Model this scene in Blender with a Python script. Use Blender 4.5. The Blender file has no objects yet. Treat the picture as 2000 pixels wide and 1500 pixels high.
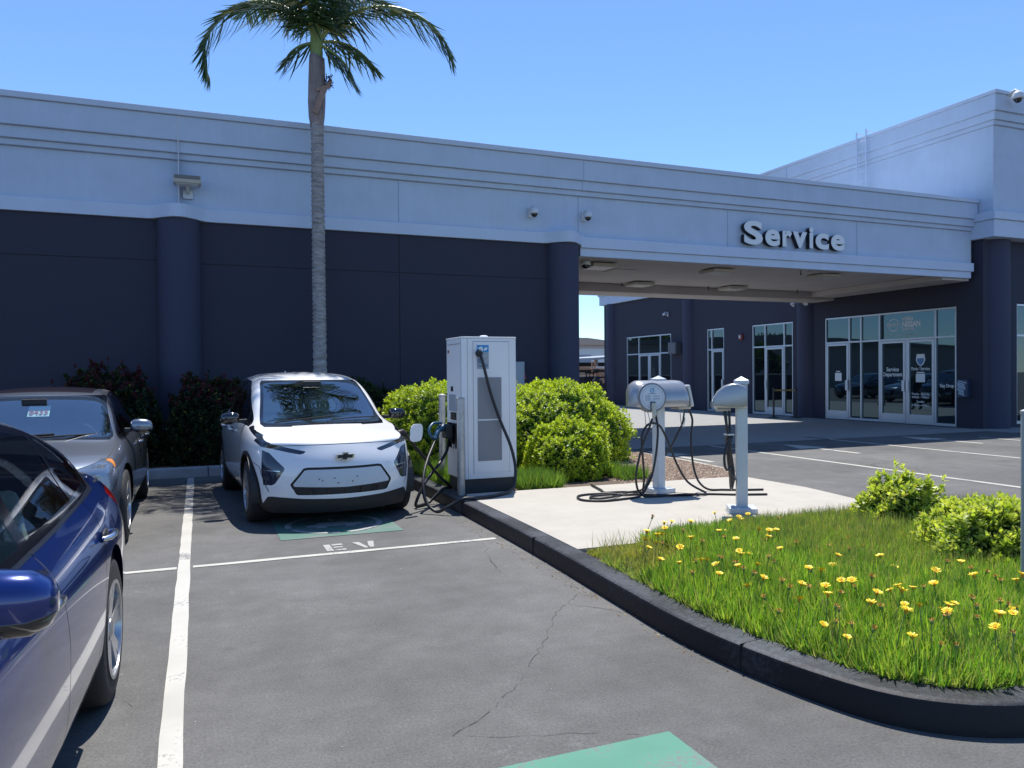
import bpy, bmesh, math, random
import numpy as np
from mathutils import Matrix, Vector
random.seed(7); RNG = np.random.default_rng(11)
S = bpy.context.scene
COL = S.collection
# ------------------------------------------------------------------ camera
cd = bpy.data.cameras.new('camera'); cam = bpy.data.objects.new('camera', cd); COL.objects.link(cam)
def cam_axes(yaw, pitch, roll):
    f = Vector((math.sin(yaw)*math.cos(pitch), math.cos(yaw)*math.cos(pitch), math.sin(pitch)))
    r = Vector((math.cos(yaw), -math.sin(yaw), 0)); u = r.cross(f)
    r2 = r*math.cos(roll)+u*math.sin(roll); u2 = -r*math.sin(roll)+u*math.cos(roll)
    return Matrix((r2, u2, -f)).transposed()
cam.matrix_world = Matrix.Translation((0, 0, 1.531)) @ cam_axes(math.radians(22.189), math.radians(-.708), math.radians(-.462)).to_4x4()
cd.sensor_width = 36; cd.lens = 36*1500.6/2000; cd.clip_start = .05; cd.clip_end = 3000
S.camera = cam
# ------------------------------------------------------------------ light
SUN = Vector((.17, .36, 1)).normalized()
W = bpy.data.worlds.new("World"); S.world = W; W.use_nodes = True
nt = W.node_tree; bg = nt.nodes['Background']
sky = nt.nodes.new('ShaderNodeTexSky'); sky.sky_type = 'NISHITA'; sky.sun_disc = False
sky.sun_elevation = math.asin(SUN.z); sky.sun_rotation = math.atan2(SUN.x, SUN.y)
sky.altitude = 0; sky.air_density = .9; sky.dust_density = 0.; sky.ozone_density = 9.5
nt.links.new(sky.outputs[0], bg.inputs[0]); bg.inputs[1].default_value = .15
sl = bpy.data.lights.new('sun', 'SUN'); sl.energy = 4.9; sl.angle = math.radians(.5); sl.color = (1, .96, .89)
so = bpy.data.objects.new('sun', sl); COL.objects.link(so)
so.rotation_euler = SUN.to_track_quat('Z', 'Y').to_euler(); so.location = (5, 10, 40)
vs = S.view_settings; vs.view_transform = 'Standard'; vs.look = 'None'; vs.exposure = .46; vs.gamma = 1
S.cycles.max_bounces = 8; S.cycles.transparent_max_bounces = 16; S.cycles.sample_clamp_indirect = 6
S.cycles.caustics_reflective = False; S.cycles.caustics_refractive = False

# ------------------------------------------------------------------ materials
MT = {}
def nodes(m):
    m.use_nodes = True; nt = m.node_tree
    return nt, nt.nodes, nt.links, nt.nodes['Principled BSDF']
def mat(name, col, rough=.6, metal=0., var=0., vs=2., bump=0., bs=40., coat=0., spec=.5, ior=1.5, emit=None, trans=0., tint=None, streak=0.):
    if name in MT: return MT[name]
    m = bpy.data.materials.new(name); nt, N, L, P = nodes(m)
    P.inputs['Base Color'].default_value = (*col, 1); P.inputs['Roughness'].default_value = rough
    P.inputs['Metallic'].default_value = metal; P.inputs['IOR'].default_value = ior
    P.inputs['Coat Weight'].default_value = coat; P.inputs['Coat Roughness'].default_value = .03
    P.inputs['Specular IOR Level'].default_value = spec
    if trans: P.inputs['Transmission Weight'].default_value = trans
    if emit: P.inputs['Emission Color'].default_value = (*emit[:3], 1); P.inputs['Emission Strength'].default_value = emit[3]
    if var or bump or streak:
        tc = N.new('ShaderNodeTexCoord'); obj = tc.outputs['Object']
    if var:
        n = N.new('ShaderNodeTexNoise'); n.inputs['Scale'].default_value = vs; n.inputs['Detail'].default_value = 8; n.inputs['Roughness'].default_value = .62
        L.new(obj, n.inputs['Vector'])
        mr = N.new('ShaderNodeMapRange'); mr.inputs[1].default_value = .25; mr.inputs[2].default_value = .75
        mr.inputs[3].default_value = 1-var; mr.inputs[4].default_value = 1+var
        L.new(n.outputs[0], mr.inputs[0])
        mx = N.new('ShaderNodeMix'); mx.data_type = 'RGBA'; mx.blend_type = 'MULTIPLY'; mx.inputs[0].default_value = 1
        mx.inputs[6].default_value = (*(tint or col), 1) if False else (*col, 1)
        L.new(mr.outputs[0], mx.inputs[7])
        out = mx.outputs[2]
        if streak:
            mp = N.new('ShaderNodeMapping'); mp.inputs['Scale'].default_value = (6, 6, .35); L.new(obj, mp.inputs[0])
            n3 = N.new('ShaderNodeTexNoise'); n3.inputs['Scale'].default_value = 2.2; n3.inputs['Detail'].default_value = 5; L.new(mp.outputs[0], n3.inputs['Vector'])
            mr3 = N.new('ShaderNodeMapRange'); mr3.inputs[1].default_value = .3; mr3.inputs[2].default_value = .75; mr3.inputs[3].default_value = 1+streak*.3; mr3.inputs[4].default_value = 1-streak
            L.new(n3.outputs[0], mr3.inputs[0])
            m3 = N.new('ShaderNodeMix'); m3.data_type = 'RGBA'; m3.blend_type = 'MULTIPLY'; m3.inputs[0].default_value = 1
            L.new(out, m3.inputs[6]); L.new(mr3.outputs[0], m3.inputs[7]); out = m3.outputs[2]
        L.new(out, P.inputs['Base Color'])
        mr2 = N.new('ShaderNodeMapRange'); mr2.inputs[3].default_value = max(.02, rough-.12*(var > .02)); mr2.inputs[4].default_value = min(1, rough+.1)
        L.new(n.outputs[0], mr2.inputs[0]); L.new(mr2.outputs[0], P.inputs['Roughness'])
    if bump:
        n2 = N.new('ShaderNodeTexNoise'); n2.inputs['Scale'].default_value = bs; n2.inputs['Detail'].default_value = 4
        L.new(obj, n2.inputs['Vector'])
        b = N.new('ShaderNodeBump'); b.inputs['Strength'].default_value = bump; b.inputs['Distance'].default_value = .01
        L.new(n2.outputs[0], b.inputs['Height']); L.new(b.outputs[0], P.inputs['Normal'])
    MT[name] = m
    return m
def glassmat(name, tint, ior=1.6, rough=.01):
    """thin pane: see-through tinted, reflecting by fresnel"""
    if name in MT: return MT[name]
    m = bpy.data.materials.new(name); nt, N, L, P = nodes(m); N.remove(P); out = N['Material Output']
    t = N.new('ShaderNodeBsdfTransparent'); t.inputs[0].default_value = (*tint, 1)
    g = N.new('ShaderNodeBsdfGlossy'); g.inputs['Roughness'].default_value = rough; g.inputs[0].default_value = (1, 1, 1, 1)
    f = N.new('ShaderNodeFresnel'); f.inputs[0].default_value = ior
    ge = N.new('ShaderNodeNewGeometry')
    mm = N.new('ShaderNodeMath'); mm.operation = 'MULTIPLY'; mm.use_clamp = True
    inv = N.new('ShaderNodeMath'); inv.operation = 'SUBTRACT'; inv.inputs[0].default_value = 1; L.new(ge.outputs['Backfacing'], inv.inputs[1])
    L.new(f.outputs[0], mm.inputs[0]); L.new(inv.outputs[0], mm.inputs[1])
    x = N.new('ShaderNodeMixShader'); L.new(mm.outputs[0], x.inputs[0]); L.new(t.outputs[0], x.inputs[1]); L.new(g.outputs[0], x.inputs[2])
    L.new(x.outputs[0], out.inputs[0]); MT[name] = m
    return m
def leafmat(name, rough=.45, trans=.35, tcol=(1.15, 1.25, .5)):
    """leaf colour comes from the per-leaf colour attribute"""
    if name in MT: return MT[name]
    m = bpy.data.materials.new(name); nt, N, L, P = nodes(m); out = N['Material Output']
    a = N.new('ShaderNodeAttribute'); a.attribute_name = 'leaf'
    L.new(a.outputs[0], P.inputs['Base Color']); P.inputs['Roughness'].default_value = rough
    t = N.new('ShaderNodeBsdfTranslucent')
    mx = N.new('ShaderNodeMix'); mx.data_type = 'RGBA'; mx.blend_type = 'MULTIPLY'; mx.inputs[0].default_value = 1; mx.inputs[7].default_value = (*tcol, 1)
    L.new(a.outputs[0], mx.inputs[6]); L.new(mx.outputs[2], t.inputs[0])
    x = N.new('ShaderNodeMixShader'); x.inputs[0].default_value = trans
    L.new(P.outputs[0], x.inputs[1]); L.new(t.outputs[0], x.inputs[2]); L.new(x.outputs[0], out.inputs[0]); MT[name] = m
    return m

# ------------------------------------------------------------------ objects
def tag(o, label=None, cat=None, group=None, kind=None):
    if label: o['label'] = label
    if cat: o['category'] = cat
    if group: o['group'] = group
    if kind: o['kind'] = kind
    return o
def thing(name, label, cat, loc=(0, 0, 0), rz=0., group=None):
    o = bpy.data.objects.new(name, None); COL.objects.link(o); o.empty_display_size = .1
    o.location = loc; o.rotation_euler = (0, 0, rz)
    return tag(o, label, cat, group)
def rootmat(p):
    while p.parent: p = p.parent
    return Matrix.Translation(p.location) @ Matrix.Rotation(p.rotation_euler[2], 4, 'Z')
def link(o, parent):
    COL.objects.link(o)
    if parent: o.parent = parent
    return o
def copy_tree(o, parent=None, loc=None, rz=None, label=None):
    c = o.copy(); COL.objects.link(c)
    if parent: c.parent = parent
    if loc is not None: c.location = loc
    if rz is not None: c.rotation_euler = (0, 0, rz)
    if label: c['label'] = label
    for ch in list(o.children): copy_tree(ch, c)
    return c
class MB:
    def __init__(s): s.v = []; s.f = []; s.m = []
    def add(s, V, F, mi=0):
        b = len(s.v); s.v += [tuple(p) for p in V]; s.f += [tuple(b+i for i in f) for f in F]; s.m += [mi]*len(F); return s
    def box(s, x0, x1, y0, y1, z0, z1, mi=0):
        V = [(x, y, z) for z in (z0, z1) for y in (y0, y1) for x in (x0, x1)]
        return s.add(V, [(0, 2, 3, 1), (4, 5, 7, 6), (0, 1, 5, 4), (2, 6, 7, 3), (0, 4, 6, 2), (1, 3, 7, 5)], mi)
    def obox(s, c, ax, h, mi=0):
        """oriented box: centre, 3 axes, 3 half sizes"""
        c = Vector(c); A = [Vector(a).normalized()*k for a, k in zip(ax, h)]
        V = [c+A[0]*i+A[1]*j+A[2]*k for k in (-1, 1) for j in (-1, 1) for i in (-1, 1)]
        return s.add(V, [(0, 2, 3, 1), (4, 5, 7, 6), (0, 1, 5, 4), (2, 6, 7, 3), (0, 4, 6, 2), (1, 3, 7, 5)], mi)
    def prism(s, poly, a, b, axis='z', mi=0, caps=True):
        n = len(poly)
        f = {'z': lambda p, t: (p[0], p[1], t), 'y': lambda p, t: (p[0], t, p[1]), 'x': lambda p, t: (t, p[0], p[1])}[axis]
        V = [f(p, a) for p in poly]+[f(p, b) for p in poly]
        F = [(i, (i+1) % n, n+(i+1) % n, n+i) for i in range(n)]
        if caps: F += [tuple(range(n))[::-1], tuple(range(n, 2*n))]
        return s.add(V, F, mi)
    def sweep(s, rings, closed=False, mi=0, caps=True):
        n = len(rings[0]); k = len(rings); V = [p for r in rings for p in r]; F = []
        for i in range(k-1+closed):
            for j in range(n):
                F.append((i*n+j, i*n+(j+1) % n, ((i+1) % k)*n+(j+1) % n, ((i+1) % k)*n+j))
        if caps and not closed: F += [tuple(range(n))[::-1], tuple(range((k-1)*n, k*n))]
        return s.add(V, F, mi)
    def tube(s, pts, r, n=8, mi=0, closed=False):
        P = [Vector(p) for p in pts]; rings = []; up = Vector((0, 0, 1)); nrm = None
        for i, p in enumerate(P):
            a = P[(i-1) % len(P)] if (closed or i) else p; b = P[(i+1) % len(P)] if (closed or i < len(P)-1) else p
            t = (b-a).normalized()
            if nrm is None:
                nrm = t.cross(up) if abs(t.dot(up)) < .95 else t.cross(Vector((1, 0, 0)))
            nrm = (nrm-t*nrm.dot(t)).normalized(); bn = t.cross(nrm)
            rr = r[i] if isinstance(r, (list, tuple)) else r
            rings.append([p+nrm*rr*math.cos(2*math.pi*j/n)+bn*rr*math.sin(2*math.pi*j/n) for j in range(n)])
        return s.sweep(rings, closed, mi)
    def lathe(s, prof, c=(0, 0, 0), axis='z', n=32, mi=0, caps=True):
        rings = []
        for r, t in prof:
            ring = []
            for j in range(n):
                a = 2*math.pi*j/n; x, y = r*math.cos(a), r*math.sin(a)
                p = {'z': (x, y, t), 'y': (x, t, -y), 'x': (t, x, y)}[axis]
                ring.append((c[0]+p[0], c[1]+p[1], c[2]+p[2]))
            rings.append(ring)
        return s.sweep(rings, False, mi, caps)
    def ell(s, c, r, n=16, m=10, mi=0):
        return s.lathe([(max(1e-4, math.sin(math.pi*i/m))*1., -math.cos(math.pi*i/m)) for i in range(m+1)], (0, 0, 0), 'z', n, mi)._sc(c, r, (m+1)*n)
    def _sc(s, c, r, k):
        for i in range(len(s.v)-k, len(s.v)):
            p = s.v[i]; s.v[i] = (c[0]+p[0]*r[0], c[1]+p[1]*r[1], c[2]+p[2]*r[2])
        return s
    def build(s, name, mats, parent=None, smooth=False, bevel=0., local=False, seg=2):
        me = bpy.data.meshes.new(name)
        V = s.v
        if parent is not None and not local:
            M = rootmat(parent).inverted(); V = [tuple(M @ Vector(p)) for p in V]
        me.from_pydata(V, [], s.f)
        for m in (mats if isinstance(mats, (list, tuple)) else [mats]): me.materials.append(m)
        if any(s.m): me.polygons.foreach_set('material_index', s.m)
        bm = bmesh.new(); bm.from_mesh(me); bmesh.ops.recalc_face_normals(bm, faces=bm.faces); bm.to_mesh(me); bm.free()
        if smooth: smooth_by_angle(me, 40 if smooth is True else smooth)
        o = link(bpy.data.objects.new(name, me), parent)
        if bevel:
            b = o.modifiers.new('bevel', 'BEVEL'); b.width = bevel; b.segments = seg; b.limit_method = 'ANGLE'; b.angle_limit = math.radians(40)
        return o
def smooth_by_angle(me, deg):
    me.polygons.foreach_set('use_smooth', [True]*len(me.polygons))
    bm = bmesh.new(); bm.from_mesh(me); t = math.radians(deg)
    for e in bm.edges:
        e.smooth = not (len(e.link_faces) == 2 and e.calc_face_angle(0) > t)
    bm.to_mesh(me); bm.free()
def text_mesh(name, txt, size, m, parent, origin, right, up, extrude=.002, bold=0., align='CENTER', spacing=1., width=None, local=False):
    cu = bpy.data.curves.new(name, 'FONT'); cu.body = txt; cu.size = size; cu.extrude = extrude; cu.offset = bold; cu.align_x = align; cu.align_y = 'CENTER'
    cu.space_character = spacing; cu.resolution_u = 4
    o = bpy.data.objects.new(name, cu); COL.objects.link(o)
    bpy.context.view_layer.update()
    me = bpy.data.meshes.new_from_object(o.evaluated_get(bpy.context.evaluated_depsgraph_get()))
    bpy.data.objects.remove(o)
    r = Vector(right).normalized(); u = Vector(up).normalized(); n = r.cross(u)
    sx = 1.
    if width:
        xs = [v.co.x for v in me.vertices]; sx = width/(max(xs)-min(xs))
    Mx = Matrix((r*sx, u, n)).transposed().to_4x4(); Mx.translation = Vector(origin)
    if parent is not None and not local: Mx = rootmat(parent).inverted() @ Mx
    me.transform(Mx); me.materials.clear(); me.materials.append(m); me.name = name
    return link(bpy.data.objects.new(name, me), parent)
def spline(pts, n=8, closed=False):
    P = [Vector(p) for p in pts]; out = []; k = len(P)
    for i in range(k if closed else k-1):
        g = (lambda j: P[j % k]) if closed else (lambda j: P[min(max(j, 0), k-1)])
        a, b, c, d = g(i-1), g(i), g(i+1), g(i+2)
        for j in range(n):
            t = j/n
            out.append(.5*((2*b)+(c-a)*t+(2*a-5*b+4*c-d)*t*t+(3*b-3*c+d-a)*t**3))
    if not closed: out.append(P[-1])
    return out

# ------------------------------------------------------------------ ground
def asphalt():
    m = bpy.data.materials.new('asphalt'); nt, N, L, P = nodes(m)
    tc = N.new('ShaderNodeTexCoord'); ob = tc.outputs['Object']
    def noise(sc, det=6, rough=.6, vec=ob):
        n = N.new('ShaderNodeTexNoise'); n.inputs['Scale'].default_value = sc; n.inputs['Detail'].default_value = det; n.inputs['Roughness'].default_value = rough
        L.new(vec, n.inputs['Vector']); return n.outputs[0]
    def mr(x, a, b, c, d):
        n = N.new('ShaderNodeMapRange'); [n.inputs[i+1].__setattr__('default_value', v) for i, v in enumerate((a, b, c, d))]; L.new(x, n.inputs[0]); return n.outputs[0]
    def mul(a, b, op='MULTIPLY'):
        n = N.new('ShaderNodeMath'); n.operation = op
        for i, q in enumerate((a, b)):
            if isinstance(q, (int, float)): n.inputs[i].default_value = q
            else: L.new(q, n.inputs[i])
        return n.outputs[0]
    big = mr(noise(.5, 6, .6), .32, .68, .74, 1.22)
    mid = mr(noise(3.1, 9, .72), .3, .7, .82, 1.16)
    fine = mr(noise(75, 4, .85), .3, .7, .62, 1.42)
    # directional brush streaks of the sealer
    mp = N.new('ShaderNodeMapping'); mp.inputs['Scale'].default_value = (.6, 7, 1); mp.inputs['Rotation'].default_value = (0, 0, .25); L.new(ob, mp.inputs[0])
    st = mr(noise(2., 6, .6, mp.outputs[0]), .35, .7, .97, 1.03)
    v = mul(mul(big, mid), mul(fine, st))
    # cracks
    wv = N.new('ShaderNodeMix'); wv.data_type = 'RGBA'; wv.inputs[0].default_value = .16
    nn = N.new('ShaderNodeTexNoise'); nn.inputs['Scale'].default_value = 3.5; nn.inputs['Detail'].default_value = 6; L.new(ob, nn.inputs['Vector'])
    L.new(ob, wv.inputs[6]); L.new(nn.outputs[1], wv.inputs[7])
    vo = N.new('ShaderNodeTexVoronoi'); vo.feature = 'DISTANCE_TO_EDGE'; vo.inputs['Scale'].default_value = .42; L.new(wv.outputs[2], vo.inputs['Vector'])
    cr = mr(vo.outputs[0], .0006, .0032, 1, 0)
    mask = mr(noise(.55, 3, .5), .56, .64, 0, 1)
    crack = mul(cr, mask)
    # pale salt / chalk stains and dark oil
    pale = mul(mr(noise(1.1, 8, .7), .56, .70, 0, 1), mr(noise(22, 4, .7), .48, .62, 0, .8))
    dark = mr(noise(1.7, 4, .5), .66, .76, 0, .35)
    v = mul(v, mul(1, mul(crack, .62), 'SUBTRACT')); v = mul(v, mul(1, dark, 'SUBTRACT')); v = mul(v, mul(1, mul(pale, .55), 'ADD'))
    c = N.new('ShaderNodeMix'); c.data_type = 'RGBA'; c.blend_type = 'MULTIPLY'; c.inputs[0].default_value = 1
    c.inputs[6].default_value = (.114, .112, .109, 1); L.new(v, c.inputs[7]); L.new(c.outputs[2], P.inputs['Base Color'])
    P.inputs['Roughness'].default_value = .82; P.inputs['Specular IOR Level'].default_value = .35
    h = mul(noise(220, 3, .7), mul(crack, -2.), 'ADD')
    b = N.new('ShaderNodeBump'); b.inputs['Strength'].default_value = .55; b.inputs['Distance'].default_value = .004; L.new(h, b.inputs['Height']); L.new(b.outputs[0], P.inputs['Normal'])
    return m
ASPH = asphalt()
def paintmat(name, col, wear=.5):
    """road paint: worn through to asphalt in flakes"""
    m = bpy.data.materials.new(name); nt, N, L, P = nodes(m)
    tc = N.new('ShaderNodeTexCoord'); ob = tc.outputs['Object']
    n = N.new('ShaderNodeTexNoise'); n.inputs['Scale'].default_value = 45; n.inputs['Detail'].default_value = 8; n.inputs['Roughness'].default_value = .75; L.new(ob, n.inputs['Vector'])
    n2 = N.new('ShaderNodeTexNoise'); n2.inputs['Scale'].default_value = 2.2; n2.inputs['Detail'].default_value = 5; L.new(ob, n2.inputs['Vector'])
    ad = N.new('ShaderNodeMath'); ad.operation = 'ADD'; L.new(n.outputs[0], ad.inputs[0]); L.new(n2.outputs[0], ad.inputs[1])
    mr = N.new('ShaderNodeMapRange'); mr.inputs[1].default_value = 1.22-wear*.2; mr.inputs[2].default_value = 1.36-wear*.2; L.new(ad.outputs[0], mr.inputs[0])
    mx = N.new('ShaderNodeMix'); mx.data_type = 'RGBA'; mx.inputs[6].default_value = (*col, 1); mx.inputs[7].default_value = (.15, .15, .155, 1)
    L.new(mr.outputs[0], mx.inputs[0])
    v = N.new('ShaderNodeMapRange'); v.inputs[1].default_value = .3; v.inputs[2].default_value = .7; v.inputs[3].default_value = .85; v.inputs[4].default_value = 1.06; L.new(n2.outputs[0], v.inputs[0])
    m2 = N.new('ShaderNodeMix'); m2.data_type = 'RGBA'; m2.blend_type = 'MULTIPLY'; m2.inputs[0].default_value = 1; L.new(mx.outputs[2], m2.inputs[6]); L.new(v.outputs[0], m2.inputs[7])
    L.new(m2.outputs[2], P.inputs['Base Color']); P.inputs['Roughness'].default_value = .75
    b = N.new('ShaderNodeBump'); b.inputs['Strength'].default_value = .4; b.inputs['Distance'].default_value = .003; L.new(n.outputs[0], b.inputs['Height']); L.new(b.outputs[0], P.inputs['Normal'])
    return m
PW = paintmat('white_road_paint', (.47, .455, .41), .62); PG = paintmat('green_road_paint', (.075, .235, .165), .75); PG0 = paintmat('worn_green_road_paint', (.07, .17, .13), 1.15); PL = paintmat('thin_white_road_paint', (.36, .355, .33), .75); PWf = paintmat('faded_road_paint', (.36, .36, .36), .9)
def struct(name, mb, m, **k):
    return tag(mb.build(name, m, None, **k), kind='structure')
struct('ground', MB().add([(-900, -900, 0), (900, -900, 0), (900, 900, 0), (-900, 900, 0)], [(0, 1, 2, 3)]), ASPH)
def sheet(name, polys, z, m):
    b = MB()
    for p in polys: b.add([(x, y, z) for x, y in p], [tuple(range(len(p)))])
    return struct(name, b, m)
def strip(x0, y0, x1, y1, w, wob=.004, seg=.25):
    a = Vector((x0, y0)); b = Vector((x1, y1)); d = (b-a); L = d.length; d.normalize(); n = Vector((-d.y, d.x)); k = max(2, int(L/seg)); out = []
    E = [(random.uniform(-wob, wob), random.uniform(-wob, wob)) for _ in range(k+1)]
    for i in range(k):
        p = a+d*L*i/k; q = a+d*L*(i+1)/k
        out.append([tuple(p-n*(w/2+E[i][0])), tuple(q-n*(w/2+E[i+1][0])), tuple(q+n*(w/2+E[i+1][1])), tuple(p+n*(w/2+E[i][1]))])
    return out
sheet('parking_line', strip(-.125, -3, -.125, 12.62, .092)+strip(-3.0, -3, -3.0, 12.62, .1), .004, PW)
sheet('parking_cross_line', strip(-6, 6.69, -.18, 6.69, .072)+strip(-.06, 6.69, 2.55, 6.69, .072), .004, PW)
# green charging symbols on the bay floor
def ring(cx, cy, r0, r1, a0, a1, n=40):
    out = []
    for i in range(n):
        a, b = math.radians(a0+(a1-a0)*i/n), math.radians(a0+(a1-a0)*(i+1)/n)
        out.append([(cx+r0*math.cos(a), cy+r0*math.sin(a)), (cx+r1*math.cos(a), cy+r1*math.sin(a)), (cx+r1*math.cos(b), cy+r1*math.sin(b)), (cx+r0*math.cos(b), cy+r0*math.sin(b))])
    return out
for k, (gx, gy) in enumerate(((.69, 7.42), (.67, 1.60))):
    sheet('green_bay_square', [[(gx, gy), (gx+1.17, gy), (gx+1.17, gy+1.17), (gx, gy+1.17)]], .004, (PG0, PG)[k])
    cx, cy = gx+.585, gy+(.60, .42)[k]
    sheet('charging_symbol', ring(cx, cy, .43, .49, -80, 60)+ring(cx, cy, .43, .49, 72, 190)+ring(cx, cy, .43, .49, 200, 268)
          + [[(cx-.28, cy-.12), (cx+.28, cy-.12), (cx+.28, cy-.02), (cx+.18, cy), (cx+.1, cy+.1), (cx-.14, cy+.1), (cx-.2, cy), (cx-.28, cy-.02)],
             [(cx-.2, cy-.19), (cx-.1, cy-.19), (cx-.1, cy-.122), (cx-.2, cy-.122)], [(cx+.1, cy-.19), (cx+.2, cy-.19), (cx+.2, cy-.122), (cx+.1, cy-.122)],
             [(cx-.02, cy+.16), (cx+.02, cy+.16), (cx+.02, cy+.3), (cx-.02, cy+.3)]], .008, PWf if k == 0 else PW)
# stencilled letters E V
E_ = [[(0, .0), (.06, 0), (.06, .27), (0, .27)], [(.075, .0), (.17, 0), (.17, .06), (.075, .06)], [(.075, .11), (.155, .11), (.155, .16), (.075, .16)], [(.075, .21), (.17, .21), (.17, .27), (.075, .27)]]
V_ = [[(0, .27), (.065, .27), (.105, .02), (.075, .0)], [(.12, .02), (.12, .12), (.145, .27), (.20, .27), (.155, .02)]]
sheet('bay_letter_e', [[(1.02+x, 6.79+y) for x, y in p] for p in E_], .004, PL)
sheet('bay_letter_v', [[(1.28+x, 6.79+y) for x, y in p] for p in V_], .004, PL)
# service lane markings
sheet('lane_line', strip(9.93, -8, 9.93, 13.35, .1)+strip(13.25, -8, 13.25, 14.2, .1)+strip(16.6, -8, 16.6, 12.3, .1), .004, PW)
def arrow(x, y):
    return [[(x-.06, y), (x+.06, y), (x+.06, y+1.15), (x-.06, y+1.15)], [(x-.36, y+1.15), (x+.36, y+1.15), (x, y+2.05)]]
for x, y in ((8.15, 10.9), (11.45, 10.85), (15.25, 11.2)): sheet('lane_arrow', arrow(x, y), .004, PW)
def crack(pts, w):
    P = [Vector((x, y)) for x, y in pts]; out = []; rr = random.Random(len(pts)); q = []
    for a, b in zip(P[:-1], P[1:]):
        k = max(2, int((b-a).length/.05)); n = Vector((-(b-a).y, (b-a).x)).normalized()
        q += [a.lerp(b, i/k)+n*rr.uniform(-.016, .016) for i in range(k)]
    q.append(P[-1])
    for i in range(len(q)-1):
        t_ = (q[i+1]-q[i]).normalized(); n = Vector((-t_.y, t_.x)); f0, f1 = [w*rr.uniform(.2, .75) for _ in (0, 1)]
        if rr.random() < .12: continue
        out.append([tuple(q[i]-n*f0), tuple(q[i+1]-n*f1), tuple(q[i+1]+n*f1), tuple(q[i]+n*f0)])
    return out
sheet('asphalt_crack', crack([(2.42, 4.75), (2.12, 4.45), (1.85, 4.05), (1.62, 3.72), (1.40, 3.44), (1.17, 3.22), (.98, 3.10)], .0032)+crack([(1.02, 3.08), (1.16, 2.99), (1.34, 2.96), (1.55, 2.87), (1.72, 2.80)], .0025)
      +crack([(-.9, 3.9), (-.55, 3.8), (-.42, 4.15), (-.3, 3.95)], .002)+crack([(.3, 5.6), (.7, 5.35), (1.3, 5.3)], .0014), .003, mat('crack_dark', (.070, .068, .067), .95))
CONC = mat('pale_concrete', (.40, .37, .32), .85, var=.10, vs=3.5, bump=.35, bs=120)
CONCG = mat('grey_concrete', (.26, .26, .255), .85, var=.16, vs=2.5, bump=.35, bs=90)
sheet('forecourt_apron', [[(7.42, 13.45), (18.9, 13.45), (18.9, 36), (7.42, 36)]], .004, CONCG)
sheet('walkway', [[(18.45, 12.75), (45, 12.75), (45, 13.44), (18.45, 13.44)], [(18.92, 13.46), (45, 13.46), (45, 14.2), (18.92, 14.2)]], .006, CONCG)

# planter soil, slab, kerbs
KP = [(2.66, 12.72), (2.66, 9), (2.64, 7), (2.60, 5.6), (2.54, 4.4), (2.51, 3.7), (2.56, 3.1), (2.70, 2.55), (2.92, 2.27), (3.25, 2.12), (3.7, 2.07), (5, 2.05), (6.6, 2.05)]
kp = [Vector((p.x, p.y)) for p in spline([(x, y, 0) for x, y in KP], 7)]
def offset_path(P, d):
    out = []
    for i, p in enumerate(P):
        t = (P[min(i+1, len(P)-1)]-P[max(i-1, 0)]).normalized(); out.append(p+Vector((-t.y, t.x))*d)
    return out
def kerb(name, path, m, h=.145, w=.17, side=1, joints=True):
    prof = [(0, -.02), (.002, h-.03), (.008, h-.012), (.022, h-.003), (.04, h), (w, h), (w, -.02)]
    rings = []
    offs = [offset_path(path, d*side) for d, _ in prof]
    for i in range(len(path)): rings.append([(o[i].x, o[i].y, z) for o, (_, z) in zip(offs, prof)])
    b = MB(); b.sweep(rings)
    o = struct(name, b, m, smooth=35); return o
KB = bpy.data.materials.new('black_painted_kerb')
def kerbmat(m, c0, c1, th0, th1):
    nt, N, L, P = nodes(m); tc = N.new('ShaderNodeTexCoord')
    n = N.new('ShaderNodeTexNoise'); n.inputs['Scale'].default_value = 28; n.inputs['Detail'].default_value = 9; n.inputs['Roughness'].default_value = .75; L.new(tc.outputs['Object'], n.inputs['Vector'])
    n2 = N.new('ShaderNodeTexNoise'); n2.inputs['Scale'].default_value = 1.8; n2.inputs['Detail'].default_value = 6; L.new(tc.outputs['Object'], n2.inputs['Vector'])
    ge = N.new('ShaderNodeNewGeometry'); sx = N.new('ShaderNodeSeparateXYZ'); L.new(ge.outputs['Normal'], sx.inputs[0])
    up = N.new('ShaderNodeMath'); up.operation = 'MULTIPLY'; up.inputs[1].default_value = .26; L.new(sx.outputs[2], up.inputs[0])  # up-facing parts greyer: weathering plus the lit top's sheen put into the colour
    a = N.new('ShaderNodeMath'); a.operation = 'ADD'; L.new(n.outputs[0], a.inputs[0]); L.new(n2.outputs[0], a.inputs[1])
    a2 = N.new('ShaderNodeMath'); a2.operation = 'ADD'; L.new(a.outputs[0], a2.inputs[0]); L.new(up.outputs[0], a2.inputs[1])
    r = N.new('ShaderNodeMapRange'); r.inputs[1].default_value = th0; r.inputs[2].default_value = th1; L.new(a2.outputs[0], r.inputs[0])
    mx = N.new('ShaderNodeMix'); mx.data_type = 'RGBA'; mx.inputs[6].default_value = (*c0, 1); mx.inputs[7].default_value = (*c1, 1); L.new(r.outputs[0], mx.inputs[0])
    L.new(mx.outputs[2], P.inputs['Base Color']); P.inputs['Roughness'].default_value = .5; P.inputs['Specular IOR Level'].default_value = .3
    b = N.new('ShaderNodeBump'); b.inputs['Strength'].default_value = .7; b.inputs['Distance'].default_value = .006; L.new(n.outputs[0], b.inputs['Height']); L.new(b.outputs[0], P.inputs['Normal'])
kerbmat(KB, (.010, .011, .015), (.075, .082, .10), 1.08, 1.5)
kerb('kerb', kp, KB, side=1)
GK = mat('grey_kerb_concrete', (.36, .36, .36), .85, var=.2, vs=4, bump=.5, bs=60)
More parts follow.
